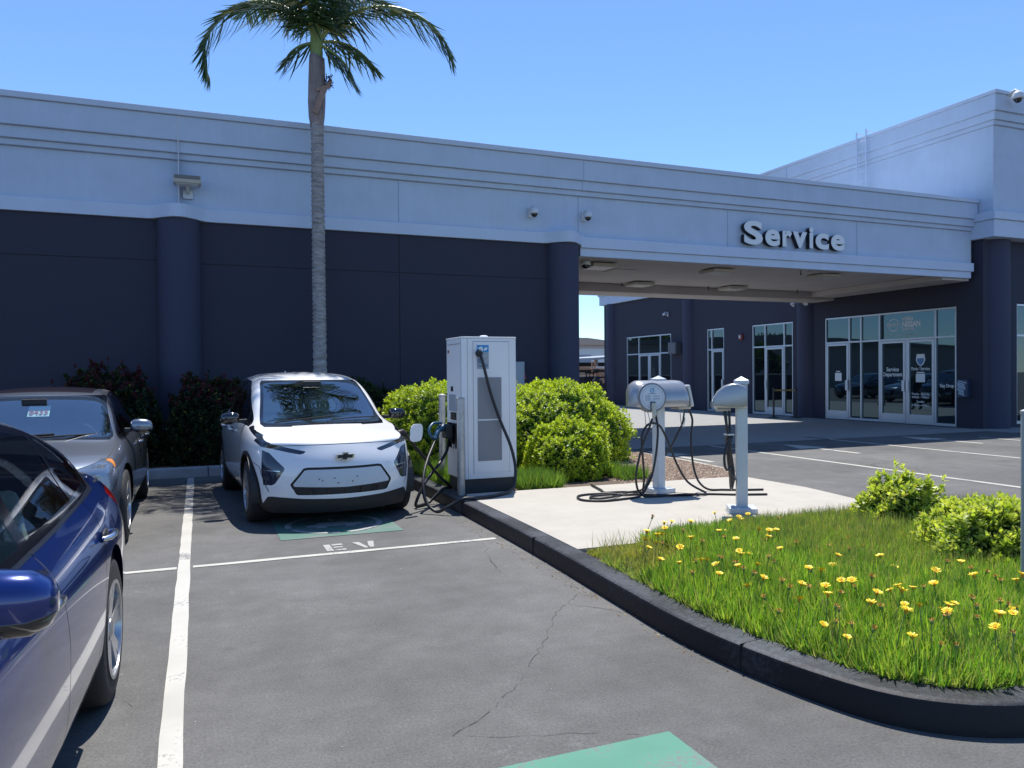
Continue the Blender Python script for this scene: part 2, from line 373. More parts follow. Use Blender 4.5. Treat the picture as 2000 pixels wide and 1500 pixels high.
kerb('back_kerb', [Vector((-12+.25*i, 12.72)) for i in range(59)], GK, side=1)
JM = mat('joint_black', (.012, .012, .014), .9)
jb = MB()
for i in [min(range(1, len(kp)-1), key=lambda j: abs(kp[j].y-yy)) for yy in (11.2, 8.08, 5.9, 3.15)]+[len(kp)-12]:   # expansion joints across the kerb
    p = kp[i]; t = (kp[i+1]-kp[i-1]).normalized(); n = Vector((-t.y, t.x))
    q = p+n*.082
    jb.obox((q.x, q.y, .0725), ((t.x, t.y, 0), (n.x, n.y, 0), (0, 0, 1)), (.0025, .085, .0735))
for x in (.12, -2.9, 3.0-.9, -5.9): jb.box(x-.005, x+.005, 12.717, 12.90, 0, .147)
struct('kerb_joints', jb, JM)
SOIL = mat('planter_soil', (.10, .072, .05), .95, var=.35, vs=9, bump=1., bs=45)
inner = offset_path(kp, .16)
b = MB(); pl = [(p.x, p.y, .118) for p in inner]; ch = [(6.8, 2.2, .118), (6.8, 8.25, .118), (7.3, 9.4, .118), (7.3, 12.0, .118), (6.9, 14.19, .118), (2.9, 14.19, .118)]
b.add(pl+ch, [tuple(range(len(pl)+len(ch)))])
b.add([(-12, 12.88, .118), (2.9, 12.88, .118), (2.9, 14.19, .118), (-12, 14.19, .118)], [(0, 1, 2, 3)])
struct('planter_soil', b, SOIL)
sl_in = [p for p in inner if 5.36 < p.y < 8.32]
b = MB(); b.prism([(p.x, p.y) for p in sl_in][::-1]+[(2.80, 8.42), (3.55, 8.44), (6.72, 8.36), (6.74, 7.2), (6.60, 6.3), (6.4, 5.6), (5.5, 5.37), (2.8, 5.36)][0:0]+[(2.86, 8.44), (6.70, 8.34), (6.74, 7.2), (6.60, 6.3), (6.38, 5.36)], .02, .150)
struct('charger_slab', b, CONC)
b = MB(); b.box(2.8, 6.73, 6.86, 6.866, .1, .1515)
# kerb along the service lane side of the island
b = MB(); lane_k = [Vector(p) for p in ((6.72, 8.2), (7.25, 9.3), (7.35, 10.3), (7.35, 13.4))]
kerb('lane_edging', lane_k, CONC, h=.125, w=.12, side=1)
kerb('lane_edging_near', [Vector(p) for p in ((6.85, 2.1), (6.72, 4.0), (6.70, 5.3))], CONC, h=.125, w=.12, side=1)
# ------------------------------------------------------------------ left building with drive-through canopy
LG = mat('light_grey_stucco', (.48, .565, .69), .85, var=.07, vs=1.6, bump=.45, bs=70, streak=.03)
LGT = mat('grey_trim_stucco', (.53, .61, .74), .85, var=.05, vs=2, bump=.3, bs=90)
DG = mat('charcoal_stucco', (.033, .034, .056), .85, var=.12, vs=1.3, bump=.5, bs=80)
DGC = mat('charcoal_column_stucco', (.041, .045, .080), .8, var=.06, vs=1.3, bump=.35, bs=80)
CEIL = mat('soffit_stucco', (.50, .46, .44), .9, var=.10, vs=1.2, bump=.35, bs=60)
CAPM = mat('roof_cap_metal', (.50, .57, .68), .5, var=.04, vs=1)
JL = mat('reveal_joint', (.60, .62, .64), .6); JD = mat('grey_reveal_joint', (.34, .40, .50), .8)  # pale strip colour, and the mid grey-blue of the panel joints
XL, XR, Y1 = -30., 18.9, 14.2
t = thing('service_building', 'long flat-roofed building, charcoal below and pale grey above, with a drive-through canopy', 'building', (0, 16, 0))
MB().box(XL, 7.3, 14.2, 21.5, 0, 4.2).build('lower_wall', DG, t)
o = MB().box(XL, XR-.003, 14.205, 20, 4.2, 5.2).box(XL, XR-.003, 14.14, 20, 5.2, 5.3).box(XL, XR-.003, 14.08, 20, 5.3, 5.49).box(XL, XR-.003, 14.02, 20, 5.49, 5.90).build('upper_wall', LG, t, bevel=.012)
MB().box(XL, XR-.006, 13.975, 20.1, 5.90, 6.0).build('roof_cap', CAPM, t, bevel=.01)
# trim band that swells round the two half columns
def band(cols, x0, x1, y, pr_, z0, z1):
    pts = []; x = x0
    for c, r in cols:
        w = math.sqrt(max(0, r*r-.02))
        pts.append((x0 if x == x0 else x, y-pr_)) if x == x0 else None
        n = 24
        for i in range(n+1):
            s = -1+2*i/n; xx = c+s*(r+.10)
            sm = .5*(1+math.cos(math.pi*abs(s)))**.8
            pts.append((xx, y-pr_-(r-pr_+.02)*min(1, 1.15*sm)))
        x = c+r
    pts.append((x1, y-pr_)); pts += [(x1, y+.02), (x0, y+.02)]
    return pts
MB().prism(band([(-4.9, .38), (-.28, .38), (6.93, .38)][0:3], XL, 7.31, 14.2, .05, 0, 0), 4.18, 4.40).build('lower_band', LGT, t, bevel=.008)
MB().box(7.312, 18.86, 14.10, 14.2, 4.13, 4.35).box(7.315, 18.82, 14.15, 14.25, 3.96, 4.128).build('canopy_band', LGT, t, bevel=.008)
for cx in (-9.6, -4.95, -.28, 6.93):
    MB().lathe([(.34, .0), (.34, 4.178)], (cx, 14.22, 0), n=40).build('column', DGC, t, smooth=True)
# stucco panel joints
b = MB()
b.box(-.278, -.262, 14.012, 14.02, 4.42, 5.90); b.box(-.278, -.262, 14.06, 14.2, 4.43, 5.48)
b.build('conduit_strip', JL, t)
for x, z0, z1 in ((3.52, 4.41, 5.19), (7.30, 4.4, 5.19), (11.06, 4.36, 5.19), (14.91, 4.36, 5.19), (-5.2, 4.41, 5.19)): MB().box(x-.006, x+.006, 14.199, 14.204, z0, z1).build('panel_joint', JD, t)
for q in ((7.333, 7.347, 14.016, 14.021, 5.5, 5.9), (7.333, 7.347, 14.076, 14.081, 5.3, 5.5)): MB().box(*q).build('panel_joint', JD, t)
DJ = mat('dark_joint', (.012, .013, .018), .9)
for q in ((XL, -.62, 14.197, 14.1995, 3.49, 3.502), (.06, 6.59, 14.197, 14.1995, 3.46, 3.472), (3.514, 3.526, 14.196, 14.1992, .2, 4.17), (-5.206, -5.194, 14.196, 14.1992, .2, 4.17)): MB().box(*q).build('lower_wall_joint', DJ, t)
# canopy ceiling and beams
o = MB().box(7.30, XR-.01, 14.25, 19.9, 4.06, 4.195).build('canopy_ceiling', CEIL, t)
o = MB().box(7.302, XR-.02, 18.9, 19.9, 3.82, 4.055).box(7.302, 7.75, 14.26, 18.89, 3.96, 4.055).box(17.9, XR-.02, 14.26, 18.89, 3.90, 4.055).build('canopy_beam', CEIL, t, bevel=.01)
for q in ((9.3, 9.9, 16.2, 16.8), (14.2, 14.8, 14.9, 15.1)): MB().box(*q, 4.045, 4.057).build('access_panel', mat('panel_cream', (.45, .43, .40), .7), t, bevel=.004)

# drop lights under the canopy
LF = mat('fixture_cream', (.58, .55, .47), .55, var=.05, vs=8); LL = mat('fixture_lens', (.62, .60, .55), .35); MK = mat('matt_black', (.012, .012, .014), .55)
def ceil_light():
    t = thing('ceiling_light', '', 'ceiling light', (8.6, 15.5, 3.90), 0, 'square lights under the canopy ceiling')
    x, y, z = t.location
    MB().prism([(x-.31, y-.31), (x+.31, y-.31), (x+.31, y+.31), (x-.31, y+.31)], z+.06, z+.135).build('housing', LF, t, bevel=.012)
    MB().box(x-.27, x+.27, y-.27, y+.27, z+.05, z+.058).build('lens', LL, t, bevel=.004)
    MB().lathe([(.10, z+.13), (.10, 4.06)], (x, y, 0), n=12).build('stem', LF, t)
    return t
cl = ceil_light()
LAB = ['cream square ceiling light nearest the left column, front row under the canopy', 'cream square ceiling light in the middle of the front row under the canopy', 'cream square ceiling light in the back row nearer the opening to the sky',
       'cream square ceiling light in the back row towards the glass entrances', 'cream square ceiling light at the right end of the front row, near the Service doors']
for i, (x, y) in enumerate(((8.55, 15.6), (11.75, 15.5), (11.35, 18.4), (14.5, 18.4), (15.0, 15.4))):
    if i == 0: cl.location = (x, y, 3.90); cl['label'] = LAB[0]
    else: copy_tree(cl, None, (x, y, 3.90), 0, LAB[i])
# sprinkler heads
sp0 = None
SPL = ['small dark sprinkler head under the canopy left of the centre beam', 'small dark sprinkler head hanging midway along the back beam', 'small dark sprinkler head near the front of the canopy ceiling at right', 'small dark sprinkler head at the back right of the canopy ceiling']
for i, (x, y) in enumerate(((10.9, 18.6), (13.8, 18.6), (13.9, 15.0), (17.0, 18.5))):
    if sp0 is None:
        sp0 = thing('sprinkler_head', SPL[0], 'sprinkler', (x, y, 3.98), 0, 'sprinklers under the canopy')
        MB().lathe([(.012, 4.06), (.012, 3.97), (.03, 3.955), (.032, 3.95), (.004, 3.948)], (x, y, 0), n=12).build('spray_head', mat('bronze_dark', (.05, .045, .04), .5, .6), sp0, smooth=True)
    else: copy_tree(sp0, None, (x, y, 3.98), 0, SPL[i])

# ------------------------------------------------------------------ dome cameras
CW = mat('camera_white', (.62, .63, .64), .4); CD = mat('camera_dome', (.01, .01, .012), .08, coat=.5)
def dome_cam(label, x, y, z, d=(0, -1), s=1., grp='dome security cameras'):
    """wall-arm dome camera; d = outward wall normal"""
    t = thing('dome_camera', label, 'security camera', (x, y, z), 0, grp)
    n = Vector((d[0], d[1], 0)); r = Vector((-d[1], d[0], 0)); p = Vector((x, y, z)); U = Vector((0, 0, 1))
    MB().obox(p+n*.015*s, (n, r, U), (.015*s, .05*s, .10*s)).build('mount_plate', CW, t, bevel=.006)
    MB().tube([p+n*.02*s+U*.03*s, p+n*.10*s+U*.09*s, p+n*.16*s+U*.10*s, p+n*.20*s+U*.06*s], .025*s, 10).build('arm', CW, t, smooth=True)
    c = p+n*.20*s
    MB().lathe([(.03*s, .07*s), (.06*s, .055*s), (.085*s, .02*s), (.09*s, -.05*s), (.07*s, -.06*s)], tuple(c), n=24).build('housing', CW, t, smooth=True)
    MB().lathe([(.066*s, -.061*s), (.06*s, -.085*s), (.045*s, -.11*s), (.02*s, -.125*s), (.003*s, -.128*s)], tuple(c), n=24).build('dome', CD, t, smooth=True)
    return t
dome_cam('white dome camera on the pale fascia left of the end column', 6.22, 14.2, 4.78)
dome_cam('white dome camera on the pale fascia just right of the vertical joint', 7.42, 14.2, 4.79)
dome_cam('white dome camera on top of the tall corner of the right hand building', 19.25, 13.5, 8.48, s=1.5)
dome_cam('small white dome camera high on the charcoal wall above the farthest entrance', 19.0, 28.5, 4.1, (-1, 0), .9)
tc_ = thing('ceiling_dome_camera', 'white dome camera hung under the canopy edge beside the end column', 'security camera', (7.75, 14.75, 3.96))
MB().lathe([(.07, 3.96), (.10, 3.95), (.11, 3.89), (.09, 3.875)], (7.75, 14.75, 0), n=24).build('housing', CW, tc_, smooth=True)
MB().lathe([(.085, 3.874), (.075, 3.83), (.04, 3.795), (.004, 3.79)], (7.75, 14.75, 0), n=24).build('dome', CD, tc_, smooth=True)

# wall flood light above the column
t = thing('wall_flood_light', 'cream rectangular flood light on the fascia above the left column', 'wall light', (-.13, 14.18, 4.65))
CRM = mat('fixture_grey_cream', (.48, .48, .43), .5, var=.05, vs=9)
MB().box(-.21, -.05, 14.14, 14.204, 4.55, 4.70).build('mount_box', CW, t, bevel=.008)
MB().tube([(-.13, 14.14, 4.64), (-.13, 14.05, 4.68), (-.13, 13.98, 4.76)], .03, 10).build('arm', CRM, t, smooth=True)
b = MB(); b.prism([(13.80, 4.74), (14.10, 4.74), (14.12, 4.80), (14.08, 4.885), (13.86, 4.885), (13.78, 4.80)], -.35, .08, 'x'); b.build('lamp_housing', CRM, t, bevel=.012)
MB().box(-.33, .06, 13.774, 13.790, 4.80, 4.86).build('heat_sink_grille', mat('fixture_dark_grey', (.16, .16, .15), .6), t, bevel=.003)  # grille in a plain dark grey
MB().box(-.30, .03, 13.83, 14.07, 4.728, 4.738).build('lens', LL, t)

# "Service" sign: channel letters standing off the fascia
t = thing('service_sign', 'word Service in white channel letters with dark returns on the canopy fascia', 'sign', (13, 14.2, 4.47))
SF = mat('letter_face', (.74, .75, .76), .4); SR = mat('letter_return', (.012, .013, .02), .5)
def letter(ch, x, w, h, dx=0):
    """bold letter: face proud of a dark return"""
    cu = bpy.data.curves.new('tmp', 'FONT'); cu.body = ch; cu.size = 1; cu.resolution_u = 6; cu.offset = .036; cu.extrude = .5
    o = bpy.data.objects.new('tmp', cu); COL.objects.link(o); bpy.context.view_layer.update()
    me = bpy.data.meshes.new_from_object(o.evaluated_get(bpy.context.evaluated_depsgraph_get())); bpy.data.objects.remove(o)
    co = np.array([v.co[:] for v in me.vertices]); mn, mx = co.min(0), co.max(0)
    z0 = 4.475 + (co[:, 1].min() if False else 0)
    sx = w/(mx[0]-mn[0])
    L = rootmat(t).inverted()
    for nm, y0, y1, m in (('letter_return', 14.06, 14.17, SR), ('letter_face', 14.05, 14.058, SF)):
        m2 = me.copy(); m2.materials.clear(); m2.materials.append(m)
        for v in m2.vertices:
            c = v.co; p = Vector((x+(c.x-mn[0])*sx, y1 if c.z > 0 else y0, 4.455+(c.y+.0)*h*1.4))
            v.co = L @ p
        bm = bmesh.new(); bm.from_mesh(m2); bmesh.ops.recalc_face_normals(bm, faces=bm.faces); bm.to_mesh(m2); bm.free()
        if nm == 'letter_return': ret = link(bpy.data.objects.new('letter', m2), t)
        else: link(bpy.data.objects.new('letter_face', m2), ret)
x = 11.40
for ch, w in (('S', .52), ('e', .42), ('r', .27), ('v', .42), ('i', .11), ('c', .40), ('e', .42)):
    letter(ch, x, w, .50); x += w+(.075 if ch not in 'r' else .03)

# ------------------------------------------------------------------ right building (showroom)
AL = mat('brushed_aluminium_frame', (.52, .55, .60), .38, .55, var=.03, vs=5)
def panemat():
    m = bpy.data.materials.new('storefront_glass'); nt, N, L, P = nodes(m)
    P.inputs['Base Color'].default_value = (.006, .008, .010, 1); P.inputs['Roughness'].default_value = .015; P.inputs['IOR'].default_value = 1.95; P.inputs['Specular Tint'].default_value = (.50, .78, .95, 1)
    n = N.new('ShaderNodeTexNoise'); n.inputs['Scale'].default_value = .9; n.inputs['Detail'].default_value = 1; tc = N.new('ShaderNodeTexCoord'); L.new(tc.outputs['Object'], n.inputs['Vector'])
    b = N.new('ShaderNodeBump'); b.inputs['Strength'].default_value = .05; b.inputs['Distance'].default_value = .02; L.new(n.outputs[0], b.inputs['Height']); L.new(b.outputs[0], P.inputs['Normal'])
    return m
PANE = panemat()
t = thing('showroom_building', 'tall building at right with charcoal lower wall, round columns and glass entrances', 'building', (19.5, 14, 0))
RB = t; XW = 19.0
# lower wall with openings (facing -x), built of piers and lintels
OPS = [(14.72, 19.45, 3.30), (20.9, 23.02, 3.30), (24.65, 25.75, 3.31), (28.28, 32.04, 3.28)]
b = MB(); y = 13.95
for a, c, z in OPS:
    b.box(XW, XW+.3, y, a, 0, 4.95); b.box(XW, XW+.3, a, c, z, 4.95); y = c
b.box(XW, XW+.3, y, 34.2, 0, 4.95)
b.build('side_wall', DG, t)
b = MB(); b.box(XW+.302, 20.3, 13.95, 14.3, 0, 4.95); b.box(20.3, 45, 13.95, 14.3, 3.34, 4.95); b.box(30, 45, 13.95, 14.3, 0, 3.34); b.box(20.3, 30, 13.95, 14.3, 0, .08)
b.build('front_wall', DG, t)
b = MB(); b.box(19.32, 45, 14.32, 34.2, 0, 4.9); b.build('inner_core', mat('dark_interior', (.01, .01, .012), .9), t)
o = MB().box(18.93, 46, 13.62, 34.4, 5.41, 7.83).box(18.87, 46.06, 13.56, 34.46, 7.83, 7.94).box(18.81, 46.12, 13.50, 34.52, 7.94, 8.15).box(18.75, 46.18, 13.44, 34.58, 8.15, 8.56).build('upper_wall', LG, t, bevel=.012)
MB().box(18.71, 46.22, 13.40, 34.62, 8.56, 8.65).build('roof_cap', CAPM, t, bevel=.01)
MB().box(18.80, 46.1, 13.49, 34.5, 5.41, 5.61).build('cornice_band', LGT, t, bevel=.01)
MB().box(18.86, 46.05, 13.55, 34.45, 4.97, 5.408).build('lower_band', LGT, t, bevel=.01)
for cx, cy, r in ((19.62, 14.22, .47), (19.2, 20.3, .42), (19.2, 27.0, .40), (19.2, 33.5, .40)):
    MB().lathe([(r, 0), (r, 4.968)], (cx, cy, 0), n=48).build('column', DGC, t, smooth=True)
for q in ((18.924, 18.932, 20.88, 20.90, 5.62, 7.82), (18.742, 18.752, 20.88, 20.90, 8.15, 8.55)): MB().box(*q).build('panel_joint', JD, t)

def storefront(ys, z_top, z_tr, doors, sill=.0, X=XW+.05, fw=.055, low=()):
    """ys: mullion positions, far to near; doors: list of indices of bays that are door leaves below the transom"""
    f = MB(); x0, x1 = X-.03, X+.05
    ysd = sorted(ys)
    for i, y in enumerate(ysd): f.box(x0, x1, y-fw/2, y+fw/2, 0.01, z_top if y not in low else z_tr-fw/2-.001)
    for i, (a, c) in enumerate(zip(ysd[:-1], ysd[1:])):
        a_ = a-fw/2 if a in low else a+fw/2
        f.box(x0+.002, x1-.002, a_, c-fw/2 if c not in low else c-fw/2, z_top-fw, z_top-.001)
        f.box(x0+.002, x1-.002, a_, c-fw/2, z_tr-fw/2, z_tr+fw/2)
        if i not in doors: f.box(x0+.002, x1-.002, a+fw/2, c-fw/2, .011, .011+fw+.02)
    fr = f.build('window_frame', AL, RB, bevel=.005)
    for i, (a, c) in enumerate(zip(ysd[:-1], ysd[1:])):
        (None if a in low else MB().box(X+.012, X+.02, a+fw/2, (ysd[i+2] if c in low else c)-fw/2, z_tr+fw/2, z_top-fw).build('pane', PANE, fr))
        if i not in doors: MB().box(X+.012, X+.02, a+fw/2, c-fw/2, .011+fw+.02, z_tr-fw/2).build('pane', PANE, fr)
        else:
            a2, c2 = a+fw/2+.008, c-fw/2-.008; d = MB(); st = .07; zt = z_tr-fw/2-.008
            d.box(x0-.006, x1-.02, a2, a2+st, .015, zt); d.box(x0-.006, x1-.02, c2-st, c2, .015, zt)
            d.box(x0-.004, x1-.022, a2+st, c2-st, zt-st, zt-.001); d.box(x0-.004, x1-.022, a2+st, c2-st, .016, .29)
            dr = d.build('door', AL, RB, bevel=.005)
            MB().box(X+.004, X+.012, a2+st, c2-st, .29, zt-st).build('pane', PANE, dr)
            hy = c2-st/2 if doors[i] == 'n' else a2+st/2
            hb = MB(); hb.box(x0-.05, x0-.036, hy-.05, hy+.05, .95, 1.27); hb.box(x0-.04, x0, hy-.01, hy+.01, 1.0, 1.03); hb.box(x0-.04, x0, hy-.01, hy+.01, 1.19, 1.22)
            hb.build('handle', AL, dr, bevel=.004)
# y positions: bay 1
storefront([19.42, 18.44, 17.98, 17.28, 16.33, 15.38, 14.75], 3.28, 2.47, {5: 'f', 2: 'f', 1: 'n'}, low=(16.33,))
storefront([22.99, 22.33, 21.35, 20.93], 3.28, 2.46, {1: 'n'})
storefront([25.72, 25.45, 24.68], 3.29, 2.46, {0: 'f'})
storefront([32.01, 30.95, 30.05, 29.16, 28.31], 3.26, 2.43, {1: 'f', 2: 'n'}, low=(30.05,))
# front glazing facing the camera side
f = MB()
for x in (20.33, 22.2, 24.1, 26, 28, 29.97): f.box(x-.028, x+.028, 13.98, 14.06, .09, 3.33)
for a, c in zip((20.33, 22.2, 24.1, 26, 28), (22.2, 24.1, 26, 28, 29.97)):
    for z0, z1 in ((3.26, 3.32), (2.44, 2.50), (.09, .17)): f.box(a+.028, c-.028, 13.982, 14.058, z0, z1)
fr = f.build('window_frame', AL, t, bevel=.005)
MB().box(20.35, 29.95, 14.03, 14.04, .1, 3.3).build('pane', PANE, fr)
# decals on the glass
DW = mat('decal_white', (.80, .82, .84), .6); DB = mat('decal_blue', (.10, .22, .42), .6)
XD = XW+.045
def dtext(s, size, y, z, w=None, bold=.0, x=XW+.058, n='decal_text'):
    # right direction along the wall as read from the forecourt is -y
    text_mesh(n, s, size, DW, t, (x, y, z), (0, -1, 0), (0, 0, 1), .0008, bold, width=w)
b = MB(); cy, cz = 16.80, 2.90
def arc(b, cy, cz, r0, r1, a0, a1, n=18, x=XW+.06):
    V = []; F = []
    for i in range(n+1):
        a = math.radians(a0+(a1-a0)*i/n)
        for r in (r0, r1): V.append((x, cy-r*math.cos(a), cz+r*math.sin(a)))
    F = [(2*i, 2*i+1, 2*i+3, 2*i+2) for i in range(n)]
    b.add(V, F)
arc(b, cy, cz, .165, .185, 20, 160); arc(b, cy, cz, .165, .185, 200, 340); b.build('decal_ring', DW, t)
dtext('NISSAN', .12, cy, cz, .44, .003)
dtext('HGREG', .15, 16.31, 3.05, .36, .005); dtext('NISSAN', .22, 16.19, 2.89, .62, .010); dtext('BUENA PARK', .10, 16.28, 2.75, .42, .003)
dtext('6501 AUTO CENTER DR, BUENA PARK, CA 90621', .06, 16.52, 2.60, 1.1)
XDo = XW+.052
dtext('Service', .17, 16.83, 1.585, .44, .004, XDo); dtext('Department', .17, 16.83, 1.44, .68, .004, XDo)
dtext('Parts / Service', .13, 15.88, 1.60, .60, .002, XDo)
b = MB(); b.prism([(15.75, 2.02), (16.0, 2.02), (16.03, 1.85), (15.97, 1.73), (15.875, 1.67), (15.78, 1.73), (15.72, 1.85)], XDo-.003, XDo-.001, 'x'); b.build('decal_shield', DW, t)
b = MB(); b.prism([(15.77, 1.90), (15.98, 1.90), (15.99, 1.84), (15.94, 1.75), (15.875, 1.70), (15.81, 1.75), (15.76, 1.84)], XDo-.006, XDo-.004, 'x'); b.build('decal_shield_field', DB, t)
MB().box(XDo-.004, XDo-.001, 15.73, 16.03, 1.22, 1.46).box(XDo-.004, XDo-.001, 15.75, 16.01, 1.48, 1.51).build('decal_notice', DW, t)
for s, z, w in (('Monday - Saturday', .88, .58), ('8:00am - 9:00pm', .79, .56), ('Sunday', .66, .26), ('9:00am - 6:00pm', .56, .56)): dtext(s, .09, 15.88, z, w, .001, XDo)
MB().box(XDo-.004, XDo-.001, 18.78, 19.05, 1.24, 1.50).box(XDo-.004, XDo-.001, 18.84, 19.0, 1.53, 1.56).build('decal_notice', DW, t)
dtext('Key Drop', .13, 15.05, 1.12, .42, .003)

# small wall things
t = thing('key_drop_box', 'blue and white key drop box on the wall left of the corner column', 'drop box', (18.93, 14.5, 1))
MB().box(18.86, 18.998, 14.30, 14.62, .82, 1.30).build('box', mat('drop_box_dark', (.03, .05, .10), .4), t, bevel=.01)
kb = MB(); random.seed(3)
for k in range(9):
    z = .90+.042*k; y0 = 14.32+random.uniform(0, .05); kb.obox((18.857, 14.46+random.uniform(-.03, .03), z), ((0, 1, .25), (0, -.25, 1), (1, 0, 0)), (.10+random.uniform(-.03, .03), .012, .002))
kb.build('brush_stripe', mat('drop_box_stripe', (.45, .60, .72), .4), t)
t = thing('fire_alarm_bell', 'small red and white fire alarm between the entrances on the charcoal wall', 'alarm', (18.95, 23.6, 2.88))
MB().lathe([(.13, 19.0), (.13, 18.95), (.10, 18.93)], (0, 23.6, 2.88), 'x', 24).build('bell', mat('alarm_maroon', (.16, .02, .02), .4), t, smooth=True)
MB().box(18.90, 18.93, 23.56, 23.64, 2.82, 2.94).build('strobe', CW, t, bevel=.006)
t = thing('twin_flood_light', 'pair of small spotlights mounted at the soffit above the middle entrance', 'spotlight', (18.8, 21.9, 3.85))
MB().lathe([(.05, 3.95), (.05, 4.055)], (18.75, 21.0, 0), n=16).build('mount_box', CW, t)
for k, dy in ((0, .22), (1, -.25)):
    MB().tube([(18.75, 21.0, 3.95), (18.72, 21.0+dy*.5, 3.92), (18.68, 21.0+dy, 3.86)], .02, 8).build('arm', CW, t)
    MB().tube([(18.72, 21.0+dy, 3.92), (18.66, 21.0+dy*1.1, 3.82), (18.56, 21.0+dy*1.3, 3.68)], [.03, .06, .085], 16).build('spot', CW, t, smooth=True)
t.location = (18.75, 21.0, 3.95)
t = thing('wall_cabinet', 'grey metal box fixed on the charcoal wall beside the second column', 'cabinet', (18.85, 27.65, 2.4))
MB().box(18.72, 18.998, 27.5, 28.1, 2.35, 2.85).build('housing', mat('dark_grey_metal', (.09, .095, .11), .5), t, bevel=.01)
MB().box(18.706, 18.718, 27.54, 28.06, 2.39, 2.81).build('cover', mat('dark_grey_metal_cover', (.12, .125, .14), .5), t, bevel=.006)
# roof ladder
t = thing('roof_ladder', 'pale metal ladder with hooked rails on the upper wall of the right building', 'ladder', (18.8, 17.69, 6.5))
for y in (17.42, 17.78):
    MB().tube(spline([(18.66, y, 6.0), (18.66, y, 8.6), (18.68, y, 8.72), (18.78, y, 8.77), (18.95, y, 8.74), (18.98, y, 8.66)], 6), .022, 8).build('rail', LGT, t, smooth=True)
for z in np.arange(6.1, 8.6, .3): MB().tube([(18.66, 17.42, z), (18.66, 17.78, z)], .012, 6).build('rung', LGT, t)
# belt barriers by the middle entrance
def stanchion(lab, x, y):
    t = thing('belt_barrier_post', lab, 'barrier post', (x, y, 0), 0, 'belt barrier posts at the middle entrance')
    MB().lathe([(.18, 0.006), (.18, .02), (.05, .045), (.032, .05), (.032, .94), (.04, .95), (.04, 1.0), (.02, 1.01)], (x, y, 0), n=24).build('post', mat('barrier_black', (.02, .02, .022), .4), t, smooth=35)
stanchion('black belt barrier post left of the middle door', 17.9, 20.6); stanchion('black belt barrier post nearest the round column', 18.5, 20.2)
t = thing('barrier_belt', 'black and yellow striped belt stretched between the two barrier posts', 'belt', (18.2, 20.4, .94))
BM = bpy.data.materials.new('belt_stripes'); nt_, N_, L_, P_ = nodes(BM); w_ = N_.new('ShaderNodeTexWave'); w_.inputs['Scale'].default_value = 9; tcx = N_.new('ShaderNodeTexCoord'); L_.new(tcx.outputs['Object'], w_.inputs['Vector'])
cr_ = N_.new('ShaderNodeValToRGB'); cr_.color_ramp.interpolation = 'CONSTANT'; cr_.color_ramp.elements[0].color = (.01, .01, .01, 1); cr_.color_ramp.elements[1].color = (.45, .30, .05, 1); cr_.color_ramp.elements[1].position = .5
L_.new(w_.outputs[1], cr_.inputs[0]); L_.new(cr_.outputs[0], P_.inputs['Base Color'])
MB().obox((18.2, 20.4, .93), ((.6, -.4, 0), (.4, .6, 0), (0, 0, 1)), (.33, .002, .025)).build('webbing', BM, t)

# electrical cabinet on the left wall behind the shrubs
t = thing('meter_cabinet', 'pale blue-grey electrical cabinet against the charcoal wall behind the fast charger', 'cabinet', (5.72, 14.0, .1))
MB().box(5.35, 5.92, 13.85, 14.195, .12, 1.78).build('housing', mat('cabinet_grey', (.32, .36, .40), .5, var=.05), t, bevel=.012)
MB().box(5.39, 5.88, 13.836, 13.848, .2, 1.72).build('door', mat('cabinet_door', (.35, .39, .43), .45), t, bevel=.006)
MB().tube([(6.0, 14.12, .12), (6.0, 14.12, 1.45)], .012, 8).build('conduit', CW, t)
MB().obox((6.02, 14.1, 1.52), ((1, 0, .3), (0, 1, 0), (-.3, 0, 1)), (.012, .01, .09)).build('red_lever', mat('lever_red', (.45, .03, .02), .4), t)

# ------------------------------------------------------------------ background seen through the canopy
t = thing('yard_wall', 'low charcoal block wall beyond the canopy closing off the yard', 'wall', (13, 34.6, 0))
MB().box(6, 18.95, 34.5, 34.7, 0, 1.38).build('wall', DG, t)
MB().box(5.98, 18.94, 34.46, 34.74, 1.382, 1.44).build('coping', mat('coping_grey', (.45, .43, .42), .8), t, bevel=.01)
t = thing('yard_gate', 'dark slatted gate beside the far column', 'gate', (17.5, 34.3, 0))
for k in range(4): MB().box(18.0+k*.2, 18.04+k*.2, 34.28, 34.32, .05, 1.62).build('bar', MK, t)
MB().box(17.95, 18.64, 34.27, 34.33, 1.55, 1.62).build('top_rail', MK, t)
t = thing('warehouse', 'long white warehouse with a low tan roof in the distance', 'building', (60, 92, 0))
WH = mat('warehouse_white', (.80, .79, .76), .8, var=.05, vs=.3)
MB().box(20, 75, 85, 110, 0, 5.1).build('wall', WH, t)
b = MB(); b.prism([(16, 5.1), (76, 5.1), (52, 5.2), (44.5, 6.0), (16, 5.9)], 84.4, 111, 'y'); b.build('roof', mat('warehouse_tan_roof', (.55, .40, .30), .8, var=.06, vs=.4), t)
MB().box(19.8, 75.2, 84.9, 84.98, 4.7, 5.09).build('eaves_band', mat('eave_pink', (.60, .52, .48), .7), t)
MB().box(40, 45.3, 84.92, 84.98, 2.6, 3.9).build('loading_door', mat('shutter_grey', (.36, .37, .42), .6), t)
t = thing('lean_to_shed', 'grey open-sided shed roof in front of the white warehouse', 'shed', (36, 62, 0))
MB().add([(32.2, 60, 2.75), (42, 60, 3.35), (42, 72, 3.4), (32.2, 72, 2.8), (32.2, 60, 2.95), (42, 60, 3.55), (42, 72, 3.6), (32.2, 72, 3.0)], [(0, 1, 2, 3), (4, 7, 6, 5), (0, 4, 5, 1), (1, 5, 6, 2), (2, 6, 7, 3), (3, 7, 4, 0)]).build('roof', mat('shed_roof', (.30, .32, .34), .5), t)
